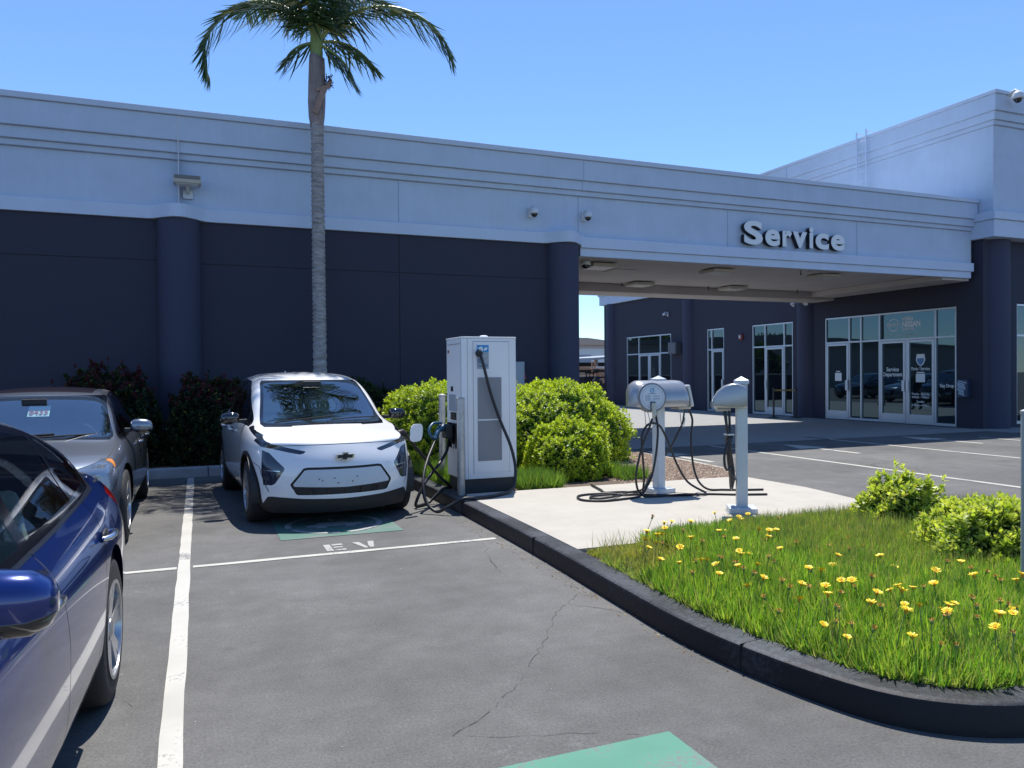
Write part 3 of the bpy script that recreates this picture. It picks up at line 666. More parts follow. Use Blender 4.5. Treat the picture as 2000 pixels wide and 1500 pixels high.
MB().box(32.6, 42, 70, 70.3, 0, 2.7).build('back_wall', mat('shed_dark', (.05, .055, .065), .8), t)
for x in (32.7, 36, 39.5): MB().box(x-.1, x+.1, 60.2, 60.4, 0, 2.9).build('post', mat('shed_post', (.25, .2, .17), .7), t)
# racks with timber and pallets
RK = mat('rack_orange', (.50, .26, .14), .6); WD = mat('pallet_wood', (.52, .34, .22), .8, var=.2, vs=4); WR = mat('shrink_wrap', (.75, .72, .68), .5)
for k, x0 in enumerate((22.4, 24.3, 26.2)):
    t = thing('pallet_rack', ['orange pallet rack nearest the column with wrapped goods on top', 'middle pallet rack stacked with brown timber', 'orange pallet rack at the right with timber bundles'][k], 'pallet rack', (x0, 45, 0), 0, 'pallet racks in the yard')
    for dx in (0, 1.7): MB().box(x0+dx-.04, x0+dx+.04, 45, 45.08, 0, 2.35+.15*(k % 2)).build('upright', RK, t)
    for j, z in enumerate((.9, 1.35, 1.8)):
        MB().box(x0, x0+1.7, 44.98, 45.04, z, z+.07).build('beam', RK, t)
        MB().box(x0+.1, x0+1.6, 45.06, 46, z+.07, z+.33-.05*j).build('load', WD if (j+k) % 3 else WR, t)
t = thing('notice_board', 'small white sheet sign propped up above the yard wall', 'sign', (14.0, 33.0, 0))
MB().obox((16.72, 33.5, 1.60), ((1, 0, -.2), (0, 1, 0), (.2, 0, 1)), (.16, .006, .19)).build('panel', CW, t)
MB().box(16.70, 16.73, 33.52, 33.55, 0, 1.5).build('post', MK, t); t.location = (16.7, 33.5, 0)
for ch in t.children:
    ch.data.transform(Matrix.Translation((14.0-16.7, 33.0-33.5, 0)))
# ------------------------------------------------------------------ cars
def carpaint(name, col, metal=0., rough=.3, coat=1.):
    m = mat(name, col, rough, metal, coat=coat); return m
TYRE = mat('tyre_rubber', (.018, .018, .019), .8, var=.15, vs=20, bump=.2, bs=60); BLK = mat('black_plastic', (.014, .014, .016), .55); GLB = mat('gloss_black', (.006, .006, .008), .08, coat=1)
CHR = mat('chrome', (.62, .64, .68), .2, 1.); CABIN = mat('cabin_dark', (.018, .018, .02), .8); SEAT = mat('seat_grey', (.075, .08, .085), .8); SEATL = mat('seat_pale', (.32, .36, .34), .75)
WGL = glassmat('windscreen_glass', (.62, .78, .76), 3.8); SGL = glassmat('side_glass', (.09, .10, .11), 1.75); SGL2 = glassmat('clear_side_glass', (.66, .76, .72), 2.8)
LAMPB = mat('lamp_smoked', (.020, .028, .05), .06, coat=1); LAMPC = mat('lamp_chrome', (.55, .6, .66), .15, .9); LRED = mat('lamp_red', (.42, .008, .012), .12, coat=1); LAMB = mat('lamp_amber', (.75, .26, .05), .15, coat=1)
RIM = mat('alloy_silver', (.42, .43, .45), .28, .85); RIMD = mat('rim_backing_dark', (.03, .03, .032), .6)  # bright alloy, and near-black for the disc behind the spokes

def subdiv(V, F, lv):
    me = bpy.data.meshes.new('c'); me.from_pydata([tuple(p) for p in V], [], F)
    o = bpy.data.objects.new('c', me); COL.objects.link(o)
    m = o.modifiers.new('s', 'SUBSURF'); m.levels = lv; m.render_levels = lv
    bpy.context.view_layer.update()
    r = bpy.data.meshes.new_from_object(o.evaluated_get(bpy.context.evaluated_depsgraph_get()))
    bpy.data.objects.remove(o); return r
def inpoly(pts, poly):
    x, y = pts[:, 0], pts[:, 1]; r = np.zeros(len(pts), bool); n = len(poly)
    for i in range(n):
        x0, y0 = poly[i]; x1, y1 = poly[(i+1) % n]
        if y0 == y1: continue
        c = ((y0 > y) != (y1 > y)) & (x < (x1-x0)*(y-y0)/(y1-y0)+x0)
        r ^= c
    return r
class Shell:
    """lattice loaf deformed into a car body, subdivided, then cut along the outlines of glass, lamps, trims and arches"""
    def __init__(s, st, J, lv=3):
        """st: list of stations {v, L:[(u,z)]*5 side levels, T:[(u,z)]*5 top points ending at u=0, bow}; J: fascia lateral fractions"""
        V = []; F = []; idx = {}
        n = len(st); nl = 5; ntp = 5
        def vid(key, p):
            if key not in idx: idx[key] = len(V); V.append(p)
            return idx[key]
        def pos(i, u, z, dv=0):
            S_ = st[i]; w = S_['L'][2][0]; fr = min(1, abs(u)/w)
            return (u, S_['v']+S_['bow']*fr**2.2+dv, z)
        def prof(i):
            """half profile ids from bottom edge to centre, for both sides"""
            S_ = st[i]; out = {}
            for sg in (1, -1):
                row = []
                dvs = S_.get('dv', [0]*5)
                for k, (u, z) in enumerate(S_['L']): row.append(vid((i, 's', k, sg), pos(i, sg*u, z, dvs[k])))
                tdv = S_.get('tdv', [0]*5)
                for k, (u, z) in enumerate(S_['T']):
                    sg2 = 0 if k == ntp-1 else sg
                    row.append(vid((i, 't', k, sg2), pos(i, sg*u, z, dvs[4]+tdv[k])))
                out[sg] = row
            return out
        R = [prof(i) for i in range(n)]
        for i in range(n-1):
            for sg in (1, -1):
                a, b = R[i][sg], R[i+1][sg]
                for k in range(len(a)-1):
                    q = (a[k], a[k+1], b[k+1], b[k]); F.append(q if sg > 0 else q[::-1])
        # caps
        for i, flip in ((0, 1), (n-1, -1)):
            S_ = st[i]; dvs = S_.get('dv', [0]*5); fz = S_.get('capz', [0]*5)
            for sg in (1, -1):
                def cv(k, j):   # k side level, j lateral column 0 = side edge .. 4 = centre (5 columns after edge)
                    if j == 0: return R[i][sg][k]
                    if k == 4: return R[i][sg][4+j]
                    u = S_['L'][k][0]*J[j]; z = S_['L'][k][1]+fz[k]*(1-J[j]**2)
                    return vid((i, 'c', k, j, 0 if j == ntp else sg), pos(i, sg*u, z, dvs[k]))
                for k in range(4):
                    for j in range(ntp):
                        q = (cv(k, j), cv(k+1, j), cv(k+1, j+1), cv(k, j+1))
                        F.append(q if sg*flip < 0 else q[::-1])
            # fold degenerate centre duplicates is unnecessary: centre column shares ids
        s.me = subdiv(V, F, lv)
        s.bm = bmesh.new(); s.bm.from_mesh(s.me); bmesh.ops.remove_doubles(s.bm, verts=s.bm.verts, dist=.0005)
        bmesh.ops.recalc_face_normals(s.bm, faces=s.bm.faces)
        s.lay = s.bm.faces.layers.int.new('tag'); s.names = ['body']
    def cut(s, name, poly, ax, cond=None, closed=True):
        """ax 'side' (v,z), 'front' (u,z), 'top' (u,v); cond(c,n)->bool limits the faces touched"""
        bm = s.bm; A = {'side': (1, 2), 'front': (0, 2), 'top': (0, 1)}[ax]
        P = np.array(poly, float); lo = P.min(0)-.03; hi = P.max(0)+.03
        bm.normal_update(); n = len(poly); m_ = .10
        cand = []
        for f in bm.faces:
            c = f.calc_center_median()
            if lo[0]-m_ < c[A[0]] < hi[0]+m_ and lo[1]-m_ < c[A[1]] < hi[1]+m_ and (not cond or cond(c, f.normal)): cand.append(f)
        for i in range(n):
            a, b = P[i], P[(i+1) % n]; d = b-a; ln = float(np.hypot(*d))
            if ln < 1e-5: continue
            d = d/ln; nx, ny = -d[1], d[0]; dx, dy = d; ax0, ay0 = a; fs = []; keep = []
            for f in cand:
                s0 = 1e9; s1 = -1e9; t0 = 1e9; t1 = -1e9
                for v in f.verts:
                    qx = v.co[A[0]]-ax0; qy = v.co[A[1]]-ay0; sd = qx*nx+qy*ny; tt = qx*dx+qy*dy
                    s0 = min(s0, sd); s1 = max(s1, sd); t0 = min(t0, tt); t1 = max(t1, tt)
                if s0 < -1e-5 and s1 > 1e-5 and t1 > -.002 and t0 < ln+.002: fs.append(f)
                else: keep.append(f)
            if not fs: continue
            geo = set(fs); [geo.update(f.edges) for f in fs]; [geo.update(f.verts) for f in fs]
            no = Vector((0, 0, 0)); no[A[0]] = nx; no[A[1]] = ny; co = Vector((0, 0, 0)); co[A[0]] = ax0; co[A[1]] = ay0
            r = bmesh.ops.bisect_plane(bm, geom=list(geo), dist=1e-5, plane_co=co, plane_no=no)
            cand = keep+[g for g in r['geom'] if isinstance(g, bmesh.types.BMFace)]
        bm.normal_update(); C = []; FF = []
        for f in bm.faces:
            c = f.calc_center_median()
            if lo[0] < c[A[0]] < hi[0] and lo[1] < c[A[1]] < hi[1] and (not cond or cond(c, f.normal)): C.append((c[A[0]], c[A[1]])); FF.append(f)
        if not C: print('cut empty', name); return
        m = inpoly(np.array(C), P)
        if name not in s.names: s.names.append(name)
        t = s.names.index(name)
        for f, k in zip(FF, m):
            if k: f[s.lay] = t
    def part(s, tags, name, m, parent, inset=0., thick=0., split=None):
        """faces carrying one of the tags as an object; split: function(c)->key for several objects"""
        ids = [s.names.index(t) for t in (tags if isinstance(tags, (list, tuple)) else [tags]) if t in s.names]
        groups = {}
        for f in s.bm.faces:
            if f[s.lay] in ids: groups.setdefault(split(f.calc_center_median()) if split else 0, []).append(f)
        out = []
        for k in sorted(groups):
            vm = {}; V = []; Fc = []; N = []
            for f in groups[k]:
                r = []
                for v in f.verts:
                    if v.index not in vm: vm[v.index] = len(V); V.append(v.co-v.normal*inset); N.append(v.normal.copy())
                    r.append(vm[v.index])
                Fc.append(r)
            me = bpy.data.meshes.new(name); me.from_pydata([tuple(v) for v in V], [], Fc); me.materials.append(m)
            me.polygons.foreach_set('use_smooth', [True]*len(me.polygons))
            me.normals_split_custom_set_from_vertices([tuple(x) for x in N])
            o = link(bpy.data.objects.new(name, me), parent)
            if thick:
                md = o.modifiers.new('solid', 'SOLIDIFY'); md.thickness = thick; md.offset = -1
            out.append(o)
        return out
    def finish(s):
        bmesh.ops.delete(s.bm, geom=[f for f in s.bm.faces if s.names[f[s.lay]] == 'hole'], context='FACES')
        s.bm.normal_update(); s.bm.verts.index_update()
def circ(cv, cz, r, n=28, a0=0, a1=360):
    return [(cv+r*math.cos(math.radians(a0+(a1-a0)*i/n)), cz+r*math.sin(math.radians(a0+(a1-a0)*i/n))) for i in range(n+(a1-a0 < 360))]
def arch(cv, cz, r, zb, n=24):
    return [(cv-r, zb)]+[(cv-r*math.cos(math.pi*i/n), cz+r*math.sin(math.pi*i/n)) for i in range(n+1)]+[(cv+r, zb)]
def stroke(pts, w):
    """thin polygon following a polyline"""
    P = [Vector(p) for p in pts]; a = []; b = []
    for i, p in enumerate(P):
        t = (P[min(i+1, len(P)-1)]-P[max(i-1, 0)]).normalized(); n = Vector((-t.y, t.x))*w/2
        a.append(tuple(p+n)); b.append(tuple(p-n))
    return a+b[::-1]
def wheel(parent, u, v, R, w, side, style):
    """complete wheel: tyre, rim with spokes; side = +1/-1 outward direction"""
    r1 = R*.66
    b = MB(); prof = [(r1-.012, -.5), (r1+.005, -.49), (R*.86, -.5), (R*.95, -.46), (R*.99, -.36), (R, -.18), (R, .18), (R*.99, .36), (R*.95, .46), (R*.86, .5), (r1+.005, .49), (r1-.012, .5), (r1-.03, .2), (r1-.03, -.2)]
    b.lathe([(r, t*w) for r, t in prof]+[(r1-.012, -.5*w)], (u, v, R), 'x', 56, caps=False)
    ty = b.build('tyre', TYRE, parent, smooth=50, local=True)
    b = MB(); o = u+side*w*.5
    q = lambda r, d: (r, side*(w*.5-d))
    b.lathe([q(r1+.002, .006), q(r1+.004, -.004), q(r1-.014, -.004), q(r1-.024, .03), q(r1-.03, .12)], (u, v, R), 'x', 56, caps=False)
    b.lathe([q(.001, .004), q(.03, .004), q(.055, .012), q(.062, .035), q(.062, .07)], (u, v, R), 'x', 24, caps=False)
    ns = {'ten': 10, 'five': 5, 'seven': 7}[style]
    for i in range(ns):
        a = 2*math.pi*(i+.25)/ns
        for da in ((0,) if style == 'ten' else (-.17, .17) if style == 'five' else (0,)):
            c, s_ = math.cos(a+da*.6), math.sin(a+da*.6); c2, s2 = math.cos(a+da), math.sin(a+da)
            wa, wb = (.016, .020) if style == 'ten' else (.020, .026) if style == 'five' else (.026, .038)
            R0, R1 = .045, r1-.01; V = []
            for (rr, cc, ss, wd, d) in ((R0, c, s_, wa, .016), (R1, c2, s2, wb, .002)):
                for k in (-1, 1):
                    for dd in (0, .03): V.append((o-side*(d+dd), v+rr*cc-k*wd*ss, R+rr*ss+k*wd*cc))
            b.add(V, [(0, 2, 6, 4), (1, 5, 7, 3), (0, 4, 5, 1), (2, 3, 7, 6), (0, 1, 3, 2), (4, 6, 7, 5)])
    b.build('rim', RIM, ty, smooth=35, local=True)
    b = MB(); b.lathe([(r1-.03, u-side*-1*0), (.01, 0)], (u+side*w*.12-u*0, v, R), 'x', 40) if False else b.lathe([(r1-.02, side*.0), (.01, side*.001)], (u+side*w*.05, v, R), 'x', 40, caps=False)
    b.build('brake_cover', RIMD, ty, local=True)
    return ty
def seat(parent, u, v, m, rear=False):
    b = MB()
    b.prism([(-.25, 0), (.25, 0), (.27, .12), (-.27, .12)], v-.05, v+.48, 'y')
    for i in range(len(b.v)): b.v[i] = (b.v[i][0]+u, b.v[i][1], b.v[i][2]+.36)
    b.sweep([[(u-.25, v+.46, .45), (u+.25, v+.46, .45), (u+.24, v+.60, .45), (u-.24, v+.60, .45)], [(u-.26, v+.54, .80), (u+.26, v+.54, .80), (u+.24, v+.66, .80), (u-.24, v+.66, .80)], [(u-.20, v+.62, 1.04), (u+.20, v+.62, 1.04), (u+.18, v+.72, 1.04), (u-.18, v+.72, 1.04)]])
    b.box(u-.12, u+.12, v+.64, v+.72, 1.06, 1.24)
    b.build('seat', m, parent, local=True, bevel=.03)
def steering(parent, u, v, z):
    b = MB(); pts = []
    for i in range(28):
        a = 2*math.pi*i/28; pts.append((u+.185*math.cos(a), v+.06*math.sin(a), z+.17*math.sin(a)))
    b.tube(pts, .014, 8, closed=True); b.obox((u, v+.0, z), ((1, 0, 0), (0, .33, .94), (0, -.94, .33)), (.17, .02, .01)); b.tube([(u, v-.02, z), (u, v-.25, z-.08)], .03, 8)
    b.build('steering_wheel', BLK, parent, local=True, smooth=40)
def mirror(parent, side, u, v, z, m_cap, m_low, L=.24, H=.15, D=.11, arm=.09):
    """door mirror: shell tapering outward, arm, glass facing back"""
    rings = []
    for t, h, d in ((0, .62, .75), (.12, .86, .95), (.4, 1, 1), (.75, .93, .92), (.93, .66, .66), (1, .3, .35)):
        x = u+side*(arm+t*L); ring = []
        for j in range(20):
            a = 2*math.pi*j/20; c, s_ = math.cos(a), math.sin(a)
            dy = (abs(c)**.75)*math.copysign(1, c); dz = (abs(s_)**.75)*math.copysign(1, s_)
            yy = dy*D/2*d*(1 if dy < 0 else .55)
            ring.append((x, v+yy, z+dz*H/2*h-.01*t))
        rings.append(ring)
    # upper shell and lower trim are separate parts
    k = 7
    b = MB(); b.sweep(rings); cap = b.build('mirror', m_cap, parent, smooth=60, local=True)
    lo = MB(); lo.sweep([[(p[0], p[1], p[2]-.001) if p[2] < z-.028 else (p[0], v+(p[1]-v)*.9, z-.030) for p in r] for r in [[(q[0], v+(q[1]-v)*1.02, z+(q[2]-z)*1.03) for q in r] for r in rings]])
    lo.build('mirror_trim', m_low, cap, smooth=60, local=True)
    a = MB(); a.sweep([[(u-side*.02, v+dy, z-.05+dz) for dy, dz in ((-.03, -.02), (.04, -.02), (.04, .03), (-.03, .03))], [(u+side*(arm+.07), v+dy, z-.04+dz) for dy, dz in ((-.025, -.012), (.02, -.012), (.02, .012), (-.025, .012))]])
    a.build('mirror_arm', BLK, cap, local=True, bevel=.008)
    g = MB(); g.sweep([[(u+side*(arm+.03+t*(L-.06)), v+D*.29, z+s_*H*.34) for s_ in (-1, 1)] for t in (0, 1)], caps=False); g.build('mirror_glass', CHR, cap, local=True)
    return cap
def door_handle(parent, side, u, v, z, L=.17, m=None):
    b = MB(); b.tube([(u+side*.0, v-L/2, z), (u+side*.03, v-L/2+.025, z+.003), (u+side*.035, v, z+.006), (u+side*.03, v+L/2-.025, z+.003), (u, v+L/2, z)], [.010, .013, .014, .013, .010], 10)
    b.build('door_handle', m or CHR, parent, smooth=60, local=True)
    b = MB(); b.ell((u-side*.004, v, z), (.012, L*.36, .03)); return b.build('handle_cup', BLK, parent, smooth=60, local=True)

def lerp(a, b, t): return a+(b-a)*t
def interp(tab, v):
    """piecewise smooth table lookup (Catmull-Rom-ish by cosine-free linear + smoothing left to subdivision)"""
    xs = [p[0] for p in tab]
    return [float(np.interp(v, xs, [p[k] for p in tab])) for k in range(1, len(tab[0]))]
JL_ = [1, .90, .74, .50, .25, 0]

def car_common(t, sh, spec, paint, glass_side, seats, dash=None):
    """wheels, liners, cabin furniture shared by all three cars"""
    fw, rw, R, uo = spec['fw'], spec['rw'], spec['R'], spec['uo']; w = spec.get('tw', .215)
    for v in (fw, rw):
        for s_ in (1, -1):
            wheel(t, s_*(uo-w/2), v, R, w, s_, spec['style'])
    # wheel housings: the inside of each arch
    for v in (fw, rw):
        for s_ in (1, -1):
            b = MB(); rr = spec['Ra']+.003; n = 20; ringo = []; ringi = []
            for i in range(n+1):
                a = math.pi*(-.08+1.16*i/n); p = (v-rr*math.cos(a), R+.01+rr*math.sin(a))
                ringo.append(p)
            V = [(s_*(spec['W']-spec.get('lipin', .02)), p[0], p[1]) for p in ringo]+[(s_*.45, p[0], p[1]) for p in ringo]
            b.add(V, [(i, i+1, n+2+i, n+1+i) for i in range(n)])
            b.add([(s_*.45, p[0], p[1]) for p in ringo], [tuple(range(n+1))])
            b.build('wheel_housing', BLK, t, local=True)
    b = MB(); b.box(-.70, .70, fw+.42, rw-.42, .17, .34); b.box(-.60, .60, .25, spec['L']-.25, .19, .30)
    b.build('underbody', BLK, t, local=True)
    zb = spec['zb']
    b = MB(); b.box(-.64, .64, spec['cowl']+.40, spec['rear_in'], .31, .345)
    b.prism([(spec['cowl']+.02, zb-.16), (spec['cowl']+.1, zb-.03), (spec['cowl']+.32, zb-.015), (spec['cowl']+.46, zb-.05), (spec['cowl']+.5, zb-.35), (spec['cowl']+.1, zb-.35)], -.66, .66, 'x')
    b.box(-.62, .62, spec['rear_in']-.02, spec['rear_in'], .34, zb-.1)
    b.build('dashboard', dash or CABIN, t, local=True)
    vs_ = spec['cowl']+.85
    for u in (-.36, .36): seat(t, u, vs_, seats)
    for u in (-.36, 0.36): seat(t, u, vs_+.85, seats)
    steering(t, spec.get('wheel_u', .36), spec['cowl']+.62, zb-.04)
    b = MB(); b.box(-.11, .11, spec['ws_top']-.16, spec['ws_top']-.13, spec['zr']-.13, spec['zr']-.06); b.build('rear_view_mirror', BLK, t, local=True, bevel=.01)

SIDE = lambda c, n: abs(n.x) > .35 and abs(c.x) > .3
FRONT = lambda c, n: n.y < -.12
# ---- white electric hatchback -------------------------------------------------
def hatchback(label, loc, rz, paint, loc_parts=True, group=None):
    L = 4.15; W = .885
    t = thing('electric_hatchback', label, 'car', loc, rz, group)
    spec = dict(fw=.80, rw=3.42, R=.325, uo=.865, Ra=.375, W=W, L=L, cowl=.98, rear_in=3.75, zb=.99, ws_top=1.80, zr=1.53, style='ten')
    # v: (W, z_sill, z_belt, u_belt, u_rail, z_rail, z_top)
    tab = [(0.00, .74, .155, .800, .69, .60, .825, .835), (.12, .80, .155, .835, .76, .66, .86, .872), (.40, .855, .165, .89, .80, .69, .915, .935), (.80, .88, .20, .965, .815, .70, .975, .995),
           (.98, .885, .22, .985, .82, .70, 1.01, 1.04), (1.30, .885, .22, .985, .825, .685, 1.215, 1.235), (1.62, .885, .22, .99, .825, .66, 1.40, 1.42), (1.85, .885, .22, .995, .825, .645, 1.49, 1.53),
           (2.2, .885, .22, 1.00, .825, .64, 1.535, 1.585), (2.7, .885, .22, 1.01, .82, .635, 1.545, 1.60), (3.2, .88, .22, 1.03, .81, .62, 1.52, 1.58), (3.55, .87, .21, 1.05, .79, .60, 1.485, 1.545),
           (3.80, .85, .22, 1.06, .765, .585, 1.37, 1.42), (4.0, .81, .24, 1.03, .72, .57, 1.12, 1.16), (4.15, .76, .26, .90, .68, .52, .95, .97)]
    st = []
    for i, (v, w, zs, zb, ub, ur, zr, zt) in enumerate(tab):
        hood = v <= 1.0
        f = max(0, 1-v/1.1)
        bow = .34*f**1.4+.10*max(0, 1-abs(v-1.3)/.9)-(.0 if v < 3.4 else .22*((v-3.4)/.75)**1.3)
        mid = lerp(zs, zb, .5)
        Lv = [(w-.10, zs), (w-.02, zs+.09), (w, lerp(zs+.09, zb, .38)), (w-.004, lerp(zs+.09, zb, .74)), (ub, zb)]
        if hood: T = [(lerp(ub, ur, .5), lerp(zb, zr, .55)), (ur, zr-.004), (ur*.72, lerp(zr, zt, .5)), (ur*.38, zt-.004), (0, zt)]
        else: T = [(ub-.035, zb+.02), (lerp(ub-.035, ur+.02, .62), lerp(zb+.02, zr-.05, .62)), (ur, zr), (ur*.62, zr+(zt-zr)*.68), (0, zt)]
        d = dict(v=v, L=Lv, T=T, bow=bow)
        if i == 0: d['dv'] = [.05, .0, -.02, -.005, .10]; d['capz'] = [-.0, 0, 0, 0, 0]
        if i == len(tab)-1: d['dv'] = [-.05, .02, .03, .02, -.03]
        st.append(d)
    sh = Shell(st, JL_, 3)
    hc = lambda c, n: c.y < 1.2 and n.y < -.10
    # paint split lines
    for s_ in (1, -1):
        sd = (lambda q: lambda c, n: c.x*q > .3 and n.x*q > .25)(s_)
        # lower cladding, arch trims
        sh.cut('clad', [(-.1, .1), (-.1, .30), (.2, .285), (.30, .30), (4.3, .30), (4.3, .1)] if False else [(1.1, .1), (1.1, .285), (1.3, .30), (2.9, .33), (3.1, .30), (3.1, .1)], 'side', sd)
        for cv in (.80, 3.42): sh.cut('clad', arch(cv, .335, .415, .12), 'side', sd)
        for cv in (.80, 3.42): sh.cut('hole', arch(cv, .335, .375, .05), 'side', sd)
        # glass house: black surround then panes
        sh.cut('trim', [(1.10, .985), (1.36, 1.125), (1.80, 1.365), (2.1, 1.475), (2.7, 1.505), (3.15, 1.48), (3.42, 1.40), (3.62, 1.25), (3.55, 1.115), (3.1, 1.05), (2.2, 1.015), (1.5, .995)], 'side', sd)
        sh.cut('side_window', [(1.42, 1.04), (1.44, 1.13), (1.84, 1.34), (2.12, 1.445), (2.24, 1.455), (2.28, 1.03), (2.0, 1.025)], 'side', sd)
        sh.cut('side_window', [(2.36, 1.035), (2.32, 1.46), (2.7, 1.475), (3.1, 1.45), (3.22, 1.08)], 'side', sd)
        sh.cut('side_window', [(3.27, 1.09), (3.16, 1.44), (3.40, 1.365), (3.55, 1.24), (3.50, 1.13)], 'side', sd)
        sh.cut('side_window', [(1.19, 1.012), (1.33, 1.09), (1.38, 1.115), (1.37, 1.03)], 'side', sd)
        # shut lines
        for ln in ([(1.28, .32), (1.22, .60), (1.27, .96)], [(2.32, .31), (2.32, 1.01)], [(3.02, .62), (3.22, .80), (3.25, 1.05)], [(2.32, .31), (1.28, .31)], [(2.98, .40), (2.96, .31), (2.32, .31)],
                   [(.30, .37), (.40, .62), (.52, .655)]):
            sh.cut('gap', stroke(ln, .008), 'side', sd)
        # headlamp: slim upper strip running back along the bonnet, and the tall lower lens
        ff = (lambda q: lambda c, n: c.x*q > .1 and c.y < .62 and n.y < .2 and not (n.z > .93))(s_)
        m = lambda P: [(s_*x, z) for x, z in P]
        sh.cut('lamp', m([(.365, .772), (.385, .752), (.42, .742), (.55, .768), (.66, .795), (.76, .815), (.84, .90), (.76, .882), (.66, .842), (.50, .802)]), 'front', ff)
        sh.cut('lamp', m([(.575, .62), (.63, .68), (.69, .755), (.755, .785), (.768, .58), (.752, .435), (.68, .435), (.65, .455), (.572, .585), (.568, .605)]), 'front', ff)
        sd2 = (lambda q: lambda c, n: c.x*q > .3 and n.x*q > .15 and c.y < 1.2)(s_)
        sh.cut('blackline', [(.30, .80), (.62, .90), (1.05, .978), (1.06, 1.0), (.70, .948), (.36, .855)], 'side', sd2)
        # tail lamps
        rr = (lambda q: lambda c, n: c.x*q > .35 and c.y > 3.6 and n.z < .9)(s_)
        sh.cut('tail', [(3.86, .95), (4.2, .93), (4.2, 1.04), (3.80, 1.045)], 'side', rr)
        sh.cut('lamp_chrome', m([(.61, .572), (.75, .578), (.75, .586), (.61, .582)]), 'front', ff)
    # bonnet shut line, grille and panel
    sh.cut('gap', stroke([(-.66, .835), (-.57, .826), (-.35, .833), (0, .836), (.35, .833), (.57, .826), (.66, .835)], .007), 'front', lambda c, n: c.y < .8 and n.y < -.02)
    hexo = [(-.36, .616), (-.40, .606), (-.515, .455), (-.518, .435), (-.47, .352), (-.45, .340), (.45, .340), (.47, .352), (.518, .435), (.515, .455), (.40, .606), (.36, .616)]
    sh.cut('grille_black', hexo, 'front', FRONT)
    hexp = [(-.355, .592), (-.392, .585), (-.495, .447), (-.488, .425), (0, .408), (.488, .425), (.495, .447), (.392, .585), (.355, .592)]
    sh.cut('panel', hexp, 'front', FRONT)
    sh.cut('clad', [(-1, .0), (-1, .20), (-.80, .20), (-.76, .235), (-.715, .318), (-.68, .322), (-.4, .303), (0, .294), (.4, .303), (.68, .322), (.715, .318), (.76, .235), (.80, .20), (1, .20), (1, 0)], 'front', lambda c, n: c.y < .8)
    sh.cut('clad', [(3.9, .1), (3.9, .38), (4.3, .42), (4.3, .1)], 'side', lambda c, n: c.y > 3.6)
    # windscreen
    WS = lambda c, n: n.z > .2 and 0.8 < c.y < 2.1 and abs(n.x) < .75
    sh.cut('trim', [(-.66, .985), (-.685, 1.01), (-.58, 1.455), (-.55, 1.485), (.55, 1.485), (.58, 1.455), (.685, 1.01), (.66, .985), (.4, .985), (0, .985), (-.4, .985)], 'front', WS)
    sh.cut('windscreen', [(-.63, 1.02), (-.645, 1.04), (-.553, 1.435), (-.53, 1.462), (.53, 1.462), (.553, 1.435), (.645, 1.04), (.63, 1.02), (.4, 1.015), (0, 1.01), (-.4, 1.015)], 'front', WS)
    RG = lambda c, n: c.y > 3.5 and n.y > .1
    sh.cut('rear_glass', [(-.58, 1.08), (-.50, 1.42), (.50, 1.42), (.58, 1.08)], 'front', RG)
    sh.finish()
    sh.part('body', 'body', paint, t)
    sh.part('gap', 'shut_lines', BLK, t, .006)
    sh.part('clad', 'lower_cladding', BLK, t, -.002)
    sh.part(['trim', 'blackline'], 'window_surround', GLB, t, .001)
    sh.part('windscreen', 'windscreen', WGL, t, .002)
    sh.part('rear_glass', 'rear_window', SGL, t, .002)
    sh.part('side_window', 'side_window', SGL, t, .003, split=lambda c: (c.x > 0, c.y > 2.3, c.y > 3.24, c.y > 1.4))
    lamp = lambda c: c.x > 0
    hl = sh.part('lamp', 'headlamp', LAMPB, t, .004, split=lamp)
    sh.part('lamp_chrome', 'lamp_strip', LAMPC, t, .001)
    sh.part('tail', 'tail_lamp', LRED, t, .002, split=lamp)
    sh.part('grille_black', 'grille_frame', BLK, t, .012)
    sh.part('panel', 'grille_panel', mat('panel_silver_grey', (.56, .60, .63), .35, var=.04, vs=30, bump=.15, bs=60), t, .004)
    sh.part('hole', 'hole', BLK, t)
    sh.bm.free()
    # lower grille bars, panel screws, bow-tie badge
    b = MB()
    for x in (-.34, -.17, 0, .17, .34): b.box(x-.004, x+.004, -.003+.25*x*x, .02+.25*x*x, .348, .402)
    b.build('grille_slats', GLB, t, local=True)
    b = MB()
    for x, z in ((-.26, .50), (-.23, .485), (-.11, .505), (-.075, .455), (.07, .465), (.12, .51)): b.lathe([(.007, -.016), (.005, -.020)], (x, .002+.22*x*x, z), 'y', 10)
    b.build('panel_screws', BLK, t, local=True)
    bt = [(-.095, .024), (-.03, .024), (-.026, .045), (.034, .045), (.030, .024), (.10, .024), (.088, -.022), (.024, -.022), (.020, -.044), (-.040, -.044), (-.036, -.022), (-.107, -.022)]
    bt = [(x*.92, z*.85) for x, z in bt]
    MB().prism([(x*1.06, .718+z*1.16) for x, z in bt], -.012, .03, 'y').build('badge', CHR, t, local=True, bevel=.002)
    MB().prism([(x*.84, .718+z*.80) for x, z in bt], -.0155, -.0125, 'y').build('badge_face', BLK, t.children[-1], local=True)
    # wipers
    b = MB(); b.tube([(-.55, .90, 1.03), (-.2, .93, 1.06), (.10, .97, 1.085)], .008, 6); b.tube([(.05, .86, 1.045), (.30, .90, 1.06), (.58, .98, 1.06)], .008, 6)
    b.build('wipers', BLK, t, local=True)
    car_common(t, sh, spec, paint, SGL, SEATL, mat('dash_pale', (.26, .31, .29), .7))
    for s_ in (1, -1):
        mirror(t, s_, s_*.80, 1.36, 1.075, GLB, GLB, L=.20, H=.135, D=.14, arm=.07)
        for v in (2.12, 3.00): door_handle(t, s_, s_*.868, v, .90, m=paint)
